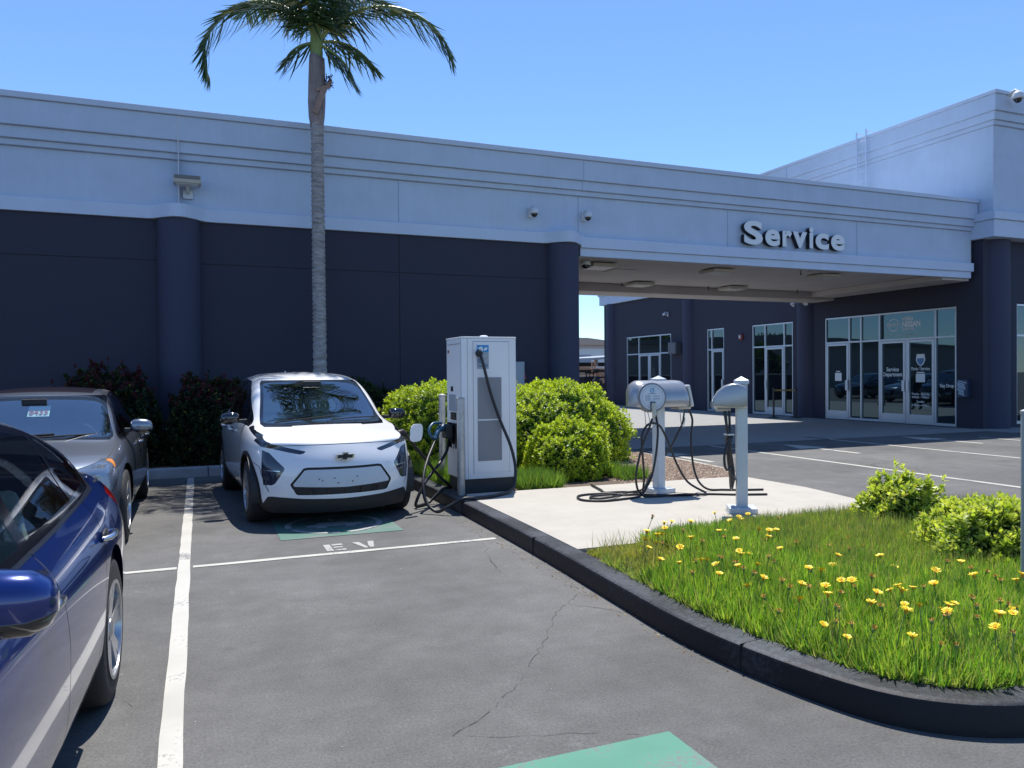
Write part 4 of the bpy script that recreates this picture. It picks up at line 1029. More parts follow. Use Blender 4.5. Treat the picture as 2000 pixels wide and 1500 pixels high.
    b = MB(); b.prism([(3.42, 1.555), (3.58, 1.55), (3.57, 1.60), (3.53, 1.605)], -.012, .012, 'x'); b.build('roof_antenna', paint, t, local=True, bevel=.006)
    return t
WHITE = carpaint('white_car_paint', (.80, .80, .80), 0, .35)
HB = hatchback('white electric hatchback nosed out of its bay beside the fast charger, front charge flap open', (0, 0, 0), 0, WHITE)
hb_rz = math.radians(3.6)
_c, _s = math.cos(hb_rz), math.sin(hb_rz)
HBLOC = (1.365, 7.83, 0)
HB.location = HBLOC; HB.rotation_euler = (0, 0, hb_rz)
# ---- four-door saloons ---------------------------------------------------------
def saloon(name, label, loc, rz, paint, P, group=None):
    """P: proportions. local v runs from the front bumper to the rear"""
    t = thing(name, label, 'car', loc, rz, group)
    L, W, H = P['L'], P['W'], P['H']; k = L/4.90; kz = H/1.445; ku = W/.925
    spec = dict(lipin=.06, fw=P['fw'], rw=P['rw'], R=P['R'], uo=W-.025, Ra=P['R']+.045, W=W, L=L, cowl=1.24*k, rear_in=3.95*k, zb=.93*kz, ws_top=1.98*k, zr=1.38*kz, style=P['style'])
    tab = [(0.00, .76, .19, .665, .70, .56, .690, .705), (.14, .83, .18, .715, .79, .64, .748, .765), (.45, .885, .18, .785, .83, .67, .825, .850), (.95, .915, .19, .850, .845, .71, .885, .920),
           (1.24, .92, .20, .885, .85, .74, .930, .965), (1.50, .925, .20, .895, .85, .72, 1.075, 1.105), (1.78, .925, .20, .905, .845, .68, 1.24, 1.27), (2.05, .925, .20, .915, .84, .64, 1.34, 1.375),
           (2.5, .925, .20, .925, .835, .615, 1.385, 1.43), (3.0, .925, .20, .935, .83, .61, 1.385, 1.445), (3.45, .92, .20, .945, .82, .61, 1.345, 1.40), (3.85, .915, .20, .955, .81, .62, 1.265, 1.31),
           (4.18, .90, .20, .96, .79, .63, 1.165, 1.20), (4.5, .88, .21, .965, .765, .62, 1.045, 1.075), (4.78, .83, .22, .93, .72, .55, 1.0, 1.035), (4.90, .76, .25, .86, .67, .5, .915, .93)]
    st = []
    for i, (v, w, zs, zb, ub, ur, zr, zt) in enumerate(tab):
        v *= k; w *= ku; ub *= ku; ur *= ku; zb *= kz; zr *= kz; zt *= kz
        f = max(0, 1-v/(1.25*k)); bow = .36*f**1.3+.09*max(0, 1-abs(v-1.6*k)/.8)-(.0 if v < 3.9*k else .20*((v-3.9*k)/(1.0*k))**1.4)
        lw = lerp(zs+.09, zb, .36); up = lerp(zs+.09, zb, .80)
        Lv = [(w-.09, zs), (w-.015, zs+.09), (w, lw), (w-.006, up), (ub, zb)]
        hood = v <= 1.25*k or v > 4.4*k
        if hood: T = [(lerp(ub, ur, .45), lerp(zb, zr, .60)), (ur, zr-.004), (ur*.74, lerp(zr, zt, .45)), (ur*.38, zt-.004), (0, zt)]
        else: T = [(ub-.035, zb+.018), (lerp(ub-.035, ur+.02, .60), lerp(zb+.018, zr-.05, .62)), (ur, zr), (ur*.62, zr+(zt-zr)*.68), (0, zt)]
        d = dict(v=v, L=Lv, T=T, bow=bow)
        if i == 0: d['dv'] = [.06, .0, .0, .03, .07]
        if i == len(tab)-1: d['dv'] = [-.05, .0, .02, -.01, -.03]
        st.append(d)
    sh = Shell(st, JL_, 3)
    S2 = lambda P_: [(a*k, b*kz) for a, b in P_]
    R, fw, rw, Ra = P['R'], P['fw'], P['rw'], spec['Ra']
    for s_ in (1, -1):
        sd = (lambda q: lambda c, n: c.x*q > .3 and n.x*q > .25)(s_)
        for cv in (fw, rw): sh.cut('hole', arch(cv, R+.01, Ra, .03), 'side', sd)
        sh.cut('sill_trim', [(fw+Ra+.03, .1), (fw+Ra+.03, .235), (rw-Ra-.03, .25), (rw-Ra-.03, .1)], 'side', sd)
        top = [(1.62, 1.045), (1.98, 1.245), (2.30, 1.338), (2.75, 1.372), (3.20, 1.36), (3.58, 1.30), (3.86, 1.215), (4.06, 1.10), (4.0, .995)]
        bot = [(3.6, .975), (3.0, .960), (2.2, .945), (1.60, .925), (1.42, .93)]
        sh.cut('chrome', S2([(a, b+.024) for a, b in top[:-1]]+[(4.11, 1.10), (4.04, .975)]+[(a, b-.013) for a, b in bot]), 'side', sd)
        sh.cut('trim', S2(top+bot), 'side', sd)
        for W_ in ([(1.68, .965), (1.70, 1.055), (2.02, 1.225), (2.33, 1.312), (2.56, 1.328), (2.60, .978)], [(2.70, .982), (2.67, 1.335), (3.10, 1.33), (3.42, 1.285), (3.50, 1.00)],
                   [(3.56, 1.005), (3.48, 1.278), (3.62, 1.25), (3.82, 1.185), (3.98, 1.10), (3.92, 1.02)], [(1.50, .955), (1.64, 1.025), (1.63, .962)]):
            sh.cut('side_window', S2(W_), 'side', sd)
        for ln in ([(1.40, .28), (1.36, .60), (1.42, .90)], [(2.64, .28), (2.66, .60), (2.65, .945)], [(3.40, .47), (3.50, .72), (3.66, .97)], [(1.40, .275), (2.64, .275)], [(2.64, .275), (3.22, .28), (3.40, .47)], [(.40, .50), (.62, .70), (.60, .74)]):
            sh.cut('gap', stroke(S2(ln), .006), 'side', sd)
        sh.cut('gap', stroke([(4.22*k, .985*kz), (4.60*k, .97*kz), (4.66*k, .93*kz)], .006), 'side', sd)
        m = lambda Q: [(s_*a*ku, b*kz) for a, b in Q]
        hf = (lambda q: lambda c, n: c.x*q > .2 and c.y < .95*k and not n.z > .96)(s_)
        sh.cut('lamp', S2([(.03, .675), (.10, .635), (.36, .685), (.55, .715), (.69, .81), (.60, .81), (.30, .755)]), 'side', (lambda q: lambda c, n: c.x*q > .42 and c.y < .9 and n.z < .95)(s_))
        sh.cut('amber', S2([(.575, .735), (.60, .74), (.675, .805), (.635, .81), (.60, .80)]), 'side', (lambda q: lambda c, n: c.x*q > .42 and c.y < .9 and n.z < .95)(s_))
        rr = (lambda q: lambda c, n: c.x*q > .38 and c.y > 4.2*k and n.z < .93)(s_)
        sh.cut('tail', S2([(4.18, .925), (4.42, .955), (5.0, .965), (5.0, .76), (4.56, .74), (4.34, .84)]), 'side', rr)
        sh.cut('fog', m([(.66, .30), (.80, .32), (.80, .42), (.68, .40)]), 'front', (lambda q: lambda c, n: c.x*q > .2 and n.y < -.05 and c.y < .8)(s_))
    sh.cut('grille', [(a*ku, b*kz) for a, b in ((-.40, .615), (-.30, .30), (.30, .30), (.40, .615))], 'front', FRONT)
    sh.cut('grille', [(a*ku, b*kz) for a, b in ((-.62, .28), (-.58, .22), (.58, .22), (.62, .28))], 'front', FRONT)
    sh.cut('gap', stroke([(-.70, .70*kz), (-.4, .672*kz), (0, .665*kz), (.4, .672*kz), (.70, .70*kz)], .006), 'front', lambda c, n: c.y < .7 and n.y < -.02)
    # bonnet side shut lines (top view)
    for s_ in (1, -1): sh.cut('gap', stroke([(s_*.73*ku, .42*k), (s_*.775*ku, .80*k), (s_*.79*ku, 1.15*k)], .006), 'top', lambda c, n: n.z > .3 and c.y < 1.3*k)
    WS = lambda c, n: n.z > .2 and 1.1*k < c.y < 2.25*k and abs(n.x) < .72
    F2 = lambda Q: [(a*ku, b*kz) for a, b in Q]
    sh.cut('trim', F2([(-.72, .93), (-.74, .955), (-.612, 1.32), (-.58, 1.345), (.58, 1.345), (.612, 1.32), (.74, .955), (.72, .93), (.4, .95), (0, .955), (-.4, .95)]), 'front', WS)
    sh.cut('windscreen', F2([(-.695, .962), (-.712, .98), (-.59, 1.30), (-.565, 1.324), (.565, 1.324), (.59, 1.30), (.712, .98), (.695, .962), (.4, .98), (0, .985), (-.4, .98)]), 'front', WS)
    sh.cut('rear_glass', F2([(-.62, 1.035), (-.50, 1.345), (.50, 1.345), (.62, 1.035)]), 'front', lambda c, n: 3.3*k < c.y < 4.3*k and n.y > .1 and abs(n.x) < .7)
    sh.cut('sunroof', [(-.47*ku, 2.20*k), (.47*ku, 2.20*k), (.47*ku, 3.05*k), (-.47*ku, 3.05*k)], 'top', lambda c, n: n.z > .8) if P.get('sunroof') else None
    sh.finish()
    sh.part('body', 'body', paint, t)
    sh.part('gap', 'shut_lines', BLK, t, .005); sh.part('trim', 'window_surround', GLB, t, .001); sh.part('chrome', 'chrome_trim', CHR, t, -.002)
    sh.part('sill_trim', 'sill_trim', BLK, t, .004)
    sh.part('windscreen', 'windscreen', WGL, t, .002); sh.part('rear_glass', 'rear_window', SGL, t, .002)
    sh.part('side_window', 'side_window', P.get('glass', SGL), t, .003, split=lambda c: (c.x > 0, c.y > 1.66*k, c.y > 2.65*k, c.y > 3.53*k))
    sp_ = lambda c: c.x > 0
    sh.part('lamp', 'headlamp', mat('lamp_clear', (.22, .27, .34), .06, .6, coat=1), t, .003, split=sp_); sh.part('amber', 'side_marker', LAMB, t, .001, split=sp_); sh.part('tail', 'tail_lamp', LRED, t, -.001, split=sp_)
    sh.part('fog', 'fog_lamp', GLB, t, .004, split=sp_); sh.part('grille', 'grille', GLB, t, .01); sh.part('sunroof', 'sunroof', mat('sunroof_glass', (.03, .022, .025), .10, coat=.5), t, .001)
    sh.bm.free()
    car_common(t, sh, spec, paint, SGL, P.get('seats', SEAT))
    for s_ in (1, -1):
        mirror(t, s_, s_*.83*ku, 1.70*k, 1.035*kz, paint, GLB, L=.20, H=.15, D=.15, arm=.045)
        for v in (2.42, 3.56): door_handle(t, s_, s_*(W-.022), v*k, .825*kz, L=.19, m=P.get('handle', CHR))
    b = MB(); b.tube([(-.60, 1.16*k, .95*kz), (-.2, 1.22*k, .985*kz), (.25, 1.30*k, 1.0*kz)], .009, 6); b.tube([(.0, 1.15*k, .975*kz), (.35, 1.22*k, .985*kz), (.62, 1.38*k, .985*kz)], .009, 6)
    b.build('wipers', BLK, t, local=True)
    return t
SILVER = carpaint('gunmetal_paint', (.215, .24, .29), .75, .28); BLUE = carpaint('deep_blue_paint', (.001, .019, .15), .40, .22)
SV = saloon('grey_saloon', 'metallic grey saloon with a sunroof, parked behind the dark blue car', (-1.52, 7.06, 0), 0, SILVER, dict(L=4.90, W=.925, H=1.45, fw=.95, rw=3.78, R=.34, style='five', sunroof=True))
BS = saloon('blue_saloon', 'dark blue saloon filling the lower left corner with its rear wheel towards the white line', (-1.448, .345, 0), math.radians(-2.5), BLUE, dict(L=4.90, W=.925, H=1.45, fw=.95, rw=3.78, R=.34, style='five', seats=SEATL, glass=SGL2))
# stock number on a white sheet behind the grey saloon's windscreen
MB().obox((.03, 1.90, 1.20), ((1, 0, 0), (0, .80, .60), (0, -.6, .8)), (.095, .085, .001)).build('stock_sheet', mat('paper_white', (.80, .84, .82), .7), SV, local=True)
text_mesh('stock_number', '8435', .11, mat('marker_red', (.45, .06, .08), .6), SV, (.03, 1.872, 1.1855), (1, 0, 0), (0, .80, .60), .001, .002, width=.165, local=True)
# ------------------------------------------------------------------ fast charger
CHW = mat('charger_white', (.74, .755, .77), .42, var=.02, vs=5); GALV = mat('galvanised_steel', (.42, .43, .44), .42, .7, var=.25, vs=14, streak=.3); CAB = mat('cable_black', (.014, .014, .016), .42)
SEAM = mat('seam_grey', (.22, .23, .25), .6); BLU = mat('charger_blue', (.02, .25, .55), .4)
t = thing('fast_charger', 'tall white fast charging cabinet on a dark plinth at the edge of the pale slab', 'charger', (3.23, 8.93, .15))
x0, x1, y0, y1 = 2.885, 3.58, 8.62, 9.24
MB().prism([(x0, y0+.03), (x0+.035, y0), (x1-.02, y0), (x1, y0+.03), (x1, y1), (x0, y1)], .29, 1.965).build('cabinet', CHW, t, bevel=.006)
MB().prism([(x0-.004, y0+.028), (x0+.035, y0-.005), (x1-.018, y0-.005), (x1+.004, y0+.028), (x1+.004, y1+.01), (x0-.004, y1+.01)], 1.966, 1.985).build('roof_lid', CHW, t, bevel=.004)
MB().box(x0+.02, x1-.02, y0+.03, y1-.02, .12, .289).build('plinth', mat('plinth_dark', (.03, .032, .038), .6), t, bevel=.004)
MB().box(x0+.135, x1-.105, y0-.006, y0-.001, .36, 1.925).build('front_door', CHW, t, bevel=.003)
b = MB(); b.box(x0+.131, x0+.135, y0-.003, y0-.0005, .35, 1.93); b.box(x1-.105, x1-.101, y0-.003, y0-.0005, .35, 1.93); b.box(x0+.131, x1-.101, y0-.003, y0-.0005, 1.925, 1.93); b.box(x0+.06, x0+.064, y0-.002, y0-.0005, .30, 1.96)
b.build('door_seam', SEAM, t)
gf = MB().box(3.07, 3.375, y0-.010, y0-.0065, .50, 1.50).build('vent_grille', mat('vent_grey', (.27, .28, .30), .55), t)
b = MB()
for i in range(24): b.box(3.078+i*.0125, 3.083+i*.0125, y0-.014, y0-.0105, .51, 1.49)
b.build('vent_slats', mat('vent_slat', (.30, .31, .34), .5), gf)
MB().box(3.07, 3.375, y0-.0155, y0-.0145, .985, 1.0).build('vent_crossbar', CHW, gf)
MB().box(3.065, 3.215, y0-.0085, y0-.0065, 1.80, 1.885).build('label_header', BLU, t)
MB().box(3.065, 3.215, y0-.0085, y0-.0065, 1.60, 1.799).build('label_panel', mat('label_grey', (.32, .36, .40), .5, var=.25, vs=30), t)
text_mesh('label_letter', 'e', .11, CHW, t, (3.115, y0-.010, 1.845), (1, 0, 0), (0, 0, 1), .0008, .004)
b = MB()
b.prism([(3.145, 1.825), (3.165, 1.850), (3.20, 1.862), (3.192, 1.832), (3.170, 1.818)], y0-.0105, y0-.009, 'y'); b.prism([(3.067, 1.846), (3.092, 1.846), (3.092, 1.853), (3.067, 1.853)], y0-.0105, y0-.009, 'y')
b.build('label_leaf', CHW, t)
b = MB(); b.prism([(3.11+.03*math.cos(a/6*math.pi)*1.3, 1.70+.03*math.sin(a/6*math.pi)*1.3) for a in range(12)], y0-.0095, y0-.0086, 'y'); b.box(3.16, 3.20, y0-.0095, y0-.0086, 1.62, 1.66); b.box(3.085, 3.15, y0-.0095, y0-.0086, 1.625, 1.645)
b.build('label_symbols', mat('label_ink', (.15, .22, .32), .6), t)
MB().lathe([(.05, 1.985), (.05, 2.005), (.03, 2.012)], (3.24, 8.85, 0), n=20).build('roof_antenna', CHW, t)
# side face fittings (facing the parking bay)
X = x0
MB().box(X-.006, X-.0005, 8.70, 9.18, 1.90, 1.905).box(X-.002, X-.0005, 8.675, 8.68, .32, 1.95).build('side_seam', SEAM, t)
MB().box(X-.004, X-.0005, 9.13, 9.19, 1.80, 1.84).build('maker_plate', mat('plate_red', (.3, .12, .12), .5), t)
MB().box(X-.012, X-.0005, 8.98, 9.05, 1.33, 1.39).build('button', BLK, t, bevel=.004)
MB().box(X-.014, X-.0005, 8.86, 9.12, 1.09, 1.29).build('touch_screen', mat('screen_grey', (.38, .42, .46), .15), t, bevel=.006)
MB().box(X-.02, X-.0005, 8.86, 9.04, .985, 1.075).build('card_reader', BLK, t, bevel=.006)
MB().box(X-.03, X-.0005, 8.79, 9.16, .64, .95).build('holster_panel', GLB, t, bevel=.01)
MB().obox((X-.032, 8.93, .67), ((1, 0, 0), (0, 1, 0), (0, 0, 1)), (.002, .016, .02)).obox((X-.032, 8.86, .67), ((1, 0, 0), (0, 1, 0), (0, 0, 1)), (.002, .016, .02)).build('holster_lights', CW, t)
MB().box(X-.13, X-.031, 8.88, 9.06, .76, .93).build('holster', BLK, t, bevel=.02)
# front cable gland
MB().lathe([(.04, 8.61), (.042, 8.585), (.03, 8.57), (.028, 8.54)], (3.085, 0, 1.785), 'y', 20).build('cable_gland', BLK, t, smooth=True)
# blue-grey connector resting in the holster, cable from the front gland
t = thing('charging_cable', 'thick black cable from the charger front ending in the blue handle', 'cable', (2.7, 8.5, .17))
pts = spline([(3.085, 8.56, 1.775), (3.11, 8.52, 1.66), (3.19, 8.52, 1.35), (3.31, 8.52, 1.01), (3.42, 8.46, .70), (3.46, 8.41, .47), (3.44, 8.36, .30), (3.36, 8.27, .185), (3.15, 8.12, .172), (2.97, 8.02, .172), (2.80, 7.98, .173), (2.66, 7.98, .172), (2.50, 8.02, .09), (2.40, 8.10, .035), (2.32, 8.22, .12), (2.31, 8.32, .28), (2.36, 8.45, .43), (2.46, 8.62, .58), (2.56, 8.76, .70), (2.62, 8.85, .78)], 10)
MB().tube(pts, .0185, 10).build('cable', CAB, t, smooth=60)
HB_ = mat('handle_blue', (.022, .085, .16), .35)
b = MB(); b.tube(spline([(2.60, 8.83, .76), (2.64, 8.88, .83), (2.70, 8.94, .88), (2.80, 8.97, .90)], 5), [.028]*4+[.032]*6+[.042]*6, 12); b.build('handle', HB_, t, smooth=60)
b = MB(); b.tube(spline([(2.62, 8.84, .775), (2.55, 8.80, .80), (2.53, 8.82, .88), (2.60, 8.89, .95), (2.72, 8.95, .95)], 6), .017, 10); b.build('handle_guard', HB_, t, smooth=60)
t = thing('charging_cable', 'thick black cable from the open flap of the white car to the charger side', 'cable', (2.4, 8.7, .02))
pts = spline([(2.15, 8.45, .86), (2.24, 8.50, .76), (2.44, 8.62, .54), (2.62, 8.74, .34), (2.78, 8.84, .20), (2.80, 8.86, .172), (2.70, 8.82, .17), (2.60, 8.80, .10), (2.50, 8.76, .03), (2.38, 8.66, .022), (2.30, 8.60, .03), (2.31, 8.56, .12), (2.40, 8.62, .26), (2.54, 8.74, .38), (2.68, 8.88, .48), (2.80, 9.0, .60), (2.84, 9.06, .70), (2.86, 9.08, .74)], 10)
MB().tube(pts, .0185, 10).build('cable', CAB, t, smooth=60)
b = MB(); b.tube([(2.06, 8.42, .885), (2.11, 8.43, .90), (2.15, 8.45, .875)], [.034, .032, .022], 12); b.build('plug', BLK, t, smooth=60)
# charge flap, standing open on the white car's front wing
fl = MB(); pts = []
for i in range(28):
    a = 2*math.pi*i/28; pts.append((abs(math.cos(a))**.6*math.copysign(.092, math.cos(a)), abs(math.sin(a))**.6*math.copysign(.10, math.sin(a))))
c = Vector((.84+.085, .50, .885)); rr = Vector((.93, .36, .0)).normalized(); uu = Vector((-.22*0, .0, 1)); nn_ = rr.cross(uu)
ring0 = [tuple(c+rr*(p[0]*.97+.12*p[1])+uu*p[1]+nn_*.006) for p in pts]; ring1 = [tuple(c+rr*(p[0]*.97+.12*p[1])+uu*p[1]-nn_*.006) for p in pts]
fl.sweep([ring0, ring1]); fl.build('charge_flap', WHITE, HB, local=True, bevel=.003)
# bollards
def bollard(lab, x, y, z0, z1, r=.045, m=GALV, grp='galvanised bollards in front of the charger'):
    t = thing('bollard', lab, 'bollard', (x, y, z0), 0, grp)
    MB().lathe([(r, z0-.02), (r, z1-.015)], (x, y, 0), n=32).build('post', m, t, smooth=True)
    MB().lathe([(r+.003, z1-.03), (r+.003, z1-.012), (r*.8, z1-.004), (r*.3, z1), (.001, z1)], (x, y, 0), n=32).build('cap', mat('bollard_cap', (.36, .36, .36), .6, var=.2, vs=30), t, smooth=True)
    return t
bollard('galvanised bollard right at the front corner of the white fast charger', 2.795, 8.43, .14, 1.275)
bollard('galvanised bollard standing in the grass just left of the white fast charger', 2.93, 9.60, .11, 1.285)
bollard('pale grey bollard at the right edge of the photo rising from the flower bed', 4.425, 2.95, .1, 1.31, .057, mat('bollard_paint', (.40, .42, .44), .55, var=.06, vs=6), None)

# ------------------------------------------------------------------ pedestal chargers
PS = mat('pedestal_white_metal', (.56, .60, .64), .4, .15, var=.04, vs=6, streak=.06); SH = mat('silver_housing', (.36, .37, .39), .32, .55, var=.05, vs=8); FP = mat('face_plate', (.55, .60, .64), .35); INK = mat('ink_grey', (.16, .20, .26), .6)
def pedestal_post(t, x, y, ztop, rot, s=.052):
    c, s_ = math.cos(rot), math.sin(rot); A = ((c, s_, 0), (-s_, c, 0), (0, 0, 1))
    MB().obox((x, y, (ztop+.15)/2), A, (s, s, (ztop-.15)/2)).build('post', PS, t, bevel=.004)
    MB().obox((x, y, .178), A, (.135, .135, .028)).build('base_cover', PS, t, bevel=.006)
    MB().obox((x, y, .1515), A, (.15, .15, .004)).build('base_plate', GALV, t)
    b = MB(); q = [Vector((x, y, 0))+Vector(A[0])*i*(s+.014)+Vector(A[1])*j*(s+.014) for i, j in ((-1, -1), (1, -1), (1, 1), (-1, 1))]
    b.sweep([[(p.x, p.y, z) for p in q] for z in (ztop, ztop+.035)]); k = len(b.v); b.add([(p.x, p.y, ztop+.0355) for p in q]+[(x, y, ztop+.075)], [(0, 1, 4), (1, 2, 4), (2, 3, 4), (3, 0, 4)])
    b.build('cap', PS, t, bevel=.003)
    MB().tube([(x-s-.03, y, .16), (x-s-.03, y, .19)], .008, 8).build('anchor_bolt', GALV, t)
def hood_rings(prof, n0, n1, steps, shape):
    """prof: closed section list (a,z); swept from n0 to n1 with end rounding given by shape(t)->scale"""
    out = []
    for i in range(steps+1):
        t_ = i/steps; k = shape(t_); out.append((n0+(n1-n0)*t_, [(a*k[0], 1.17+(z-1.17)*k[1]) for a, z in prof]))
    return out
t = thing('pedestal_charger', 'double headed grey charger on a white post in the middle of the slab', 'charger', (4.93, 7.60, .15), 0, None)
pedestal_post(t, 4.93, 7.60, 1.43, math.radians(8))
sec = [(.15, 1.15), (.15, 1.36), (.12, 1.42), (.05, 1.45), (-.04, 1.445), (-.11, 1.41), (-.165, 1.33), (-.19, 1.24), (-.185, 1.17), (-.17, 1.15)]
shp = lambda q: (lambda e: (e, .35+.65*e))(min(1, (1-max(0, (.22-q)/.22)**2.6)**.5, (1-max(0, (q-.84)/.16*.8)**3)**.5))
b = MB(); H = hood_rings(sec, 4.50, 5.24, 22, shp); b.sweep([[(x, 7.56+a, z) for a, z in r] for x, r in H]); b.build('housing', SH, t, smooth=50)
# round face plate on the left of the housing, facing the bays
fc = Vector((4.70, 7.375, 1.262)); fn = Vector((-.22, -1, .10)).normalized(); fr_ = Vector((0, 0, 1)).cross(fn).normalized()*-1; fu = fn.cross(fr_)*-1
fr_ = fr_ if fr_.x > 0 else -fr_; fu = fu if fu.z > 0 else -fu
def disc(b, r0, r1, d0, d1, c=None, n=40, notch=False):
    c = c or fc
    R_ = []
    for r, d in ((r0, d0), (r1, d0), (r1, d1), (r0, d1)): R_.append([tuple(c+fn*d+fr_*r*math.cos(2*math.pi*i/n)+fu*r*math.sin(2*math.pi*i/n)) for i in range(n)])
    b.sweep(R_+[R_[0]], caps=False)
b = MB(); disc(b, .001, .165, -.10, .008); b.build('face_bezel', mat('bezel_grey', (.20, .21, .23), .4), t, smooth=30)
b = MB(); disc(b, .001, .143, .009, .018); fpo = b.build('face_plate', FP, t, smooth=30)
b = MB(); disc(b, .121, .124, .0185, .0195); b.build('plate_ring', INK, fpo)
b = MB(); k = fc+fu*.078; disc(b, .018, .026, .0185, .0195, k); b.build('plate_symbol', BLU, fpo)
b = MB(); b.obox(tuple(k+fn*.0195+fr_*.008+fu*.008), (fr_+fu, fu-fr_, fn), (.018, .003, .0008)); b.obox(tuple(fc+fn*.019+fu*.042), (fr_, fu, fn), (.04, .003, .0006))
for i in range(5): b.obox(tuple(fc+fn*.019-fr_*.055+fu*(.02-.013*i)), (fr_, fu, fn), (.034-.004*(i % 2), .0016, .0006))
for i in range(2): b.obox(tuple(fc+fn*.019+fr_*.022+fu*(.012-.03*i)), (fr_, fu, fn), (.006, .006, .001)); b.obox(tuple(fc+fn*.019+fr_*.062+fu*(.012-.03*i)), (fr_, fu, fn), (.026, .003, .0006))
b.build('plate_print', INK, fpo)
b = MB(); b.obox(tuple(fc+fn*.022-fu*.098), (fr_, fu, fn), (.030, .048, .004)); b.build('plug_recess', BLK, t, bevel=.01)
b = MB(); p0 = fc+fn*.045-fu*.075; b.tube([tuple(p0-fn*.02), tuple(p0), tuple(p0-fu*.06), tuple(p0-fu*.12), tuple(p0-fu*.15)], [.018, .026, .025, .022, .012], 12); b.build('plug_handle', mat('plug_beige', (.42, .44, .38), .5), t, smooth=60)
# second unit facing the service lane
MB().obox((5.245, 7.53, 1.27), ((.93, 0, .22), (0, 1, 0), (-.22, 0, .93)), (.018, .13, .13)).build('side_face_plate', mat('clear_plate', (.55, .58, .58), .25), t, bevel=.03, seg=4)
MB().box(5.10, 5.27, 7.44, 7.62, 1.115, 1.148).build('under_tray', mat('tray_beige', (.45, .42, .38), .6), t, bevel=.006)
# wire hooks
for xx, yy in ((4.615, 7.40), (5.15, 7.5)):
    MB().tube([(xx, yy, 1.15), (xx+.01, yy-.02, .93), (xx+.02, yy-.05, .90), (xx+.04, yy-.05, 1.0), (xx+.03, yy, 1.15)], .0045, 6).build('cable_hook', GALV, t, smooth=60)
def cable(lab, pts, r=.0125, n=9, grp=None):
    t = thing('charging_cable', lab, 'cable', pts[0], 0, grp)
    MB().tube(spline(pts, n), r, 9).build('cable', CAB, t, smooth=60)
    return t
cable('thin black cable from the double-head charger beige plug, coiled flat on the slab', [(4.655, 7.30, 1.03), (4.61, 7.31, .90), (4.545, 7.33, .73), (4.485, 7.34, .51), (4.47, 7.35, .37), (4.50, 7.36, .24), (4.56, 7.38, .175), (4.45, 7.33, .164), (4.31, 7.30, .164), (4.04, 7.27, .164), (3.86, 7.38, .164), (3.85, 7.54, .164), (3.95, 7.70, .164), (4.13, 7.74, .164), (4.31, 7.66, .172),
      (4.42, 7.52, .166), (4.66, 7.50, .164), (4.80, 7.34, .164), (5.02, 7.24, .164), (5.26, 7.21, .164), (5.40, 7.15, .164), (5.60, 7.02, .164), (5.9, 6.9, .164)])
cable('thin black cable dropping straight down behind the round face plate', [(4.80, 7.52, 1.15), (4.785, 7.40, .96), (4.77, 7.38, .76), (4.735, 7.38, .53), (4.68, 7.37, .36), (4.60, 7.36, .24), (4.55, 7.34, .178), (4.60, 7.31, .166), (4.75, 7.28, .166), (5.0, 7.20, .178), (5.20, 7.17, .17), (5.30, 7.19, .165)])
cable('thin black cable arching over in front of the double-head charger post', [(5.34, 7.26, .166), (5.17, 7.36, .28), (5.05, 7.39, .47), (4.97, 7.39, .64), (4.88, 7.39, .83), (4.80, 7.38, .94), (4.70, 7.37, .975), (4.62, 7.37, .94), (4.57, 7.37, .85), (4.57, 7.38, .72), (4.59, 7.39, .54), (4.62, 7.42, .36), (4.64, 7.48, .20), (4.72, 7.60, .166), (4.55, 7.72, .166), (4.32, 7.78, .166), (4.36, 7.95, .168), (4.46, 8.38, .166)])
cable('thin black cable from the double head crossing behind its white post', [(5.30, 7.62, 1.12), (5.32, 7.68, .95), (5.25, 7.70, .80), (5.17, 7.70, .67), (5.08, 7.70, .56), (4.98, 7.70, .45), (4.86, 7.68, .33), (4.72, 7.62, .2), (4.5, 7.62, .17), (4.25, 7.44, .17), (4.05, 7.40, .168), (3.98, 7.50, .166), (4.1, 7.60, .166), (4.4, 7.58, .168)])
cable('thin black cable from the double-head charger end towards the second post', [(5.27, 7.50, 1.12), (5.32, 7.49, .99), (5.295, 7.48, .81), (5.30, 7.47, .56), (5.33, 7.46, .38), (5.39, 7.45, .25), (5.50, 7.43, .172), (5.66, 7.38, .165), (5.86, 7.28, .164), (6.1, 7.2, .164)])
t = thing('pedestal_charger', 'single grey hooded charger on a white post beside the yellow flowers', 'charger', (4.97, 6.18, .15))
pedestal_post(t, 4.97, 6.18, 1.42, math.radians(-32), .053)
sec = [(5.035, 1.20), (5.035, 1.36), (5.0, 1.40), (4.93, 1.425), (4.85, 1.425), (4.76, 1.40), (4.68, 1.345), (4.63, 1.275), (4.62, 1.215), (4.63, 1.19), (5.0, 1.185)]
b = MB()
H = []
for i, (y, k) in enumerate(((-.17, .86), (-.165, .93), (-.15, .98), (-.12, 1), (.12, 1), (.15, .98), (.165, .93), (.17, .86))):
    H.append([(4.84+(x-4.84)*k, 6.17+y, 1.30+(z-1.30)*k) for x, z in sec])
b.sweep(H); hb0 = len(t.children); b.build('housing', SH, t, smooth=40)
MB().obox((4.655, 6.17, 1.225), ((.5, 0, .2), (0, 1, 0), (-.2, 0, .5)), (.03, .12, .05)).build('face_plate', FP, t, bevel=.02)
MB().box(4.66, 4.84, 6.08, 6.26, 1.15, 1.186).build('under_tray', mat('tray_beige', (.45, .42, .38), .6), t, bevel=.01)
Rm = Matrix.Translation((4.97, 6.18, 0)) @ Matrix.Rotation(math.radians(-36), 4, 'Z') @ Matrix.Diagonal((.80, .85, 1, 1)) @ Matrix.Translation((-4.97, -6.18, 0)); Lm = rootmat(t)
for ch in t.children:
    if ch.name.split('.')[0] in ('housing', 'face_plate', 'under_tray'): ch.data.transform(Lm.inverted() @ Rm @ Lm)
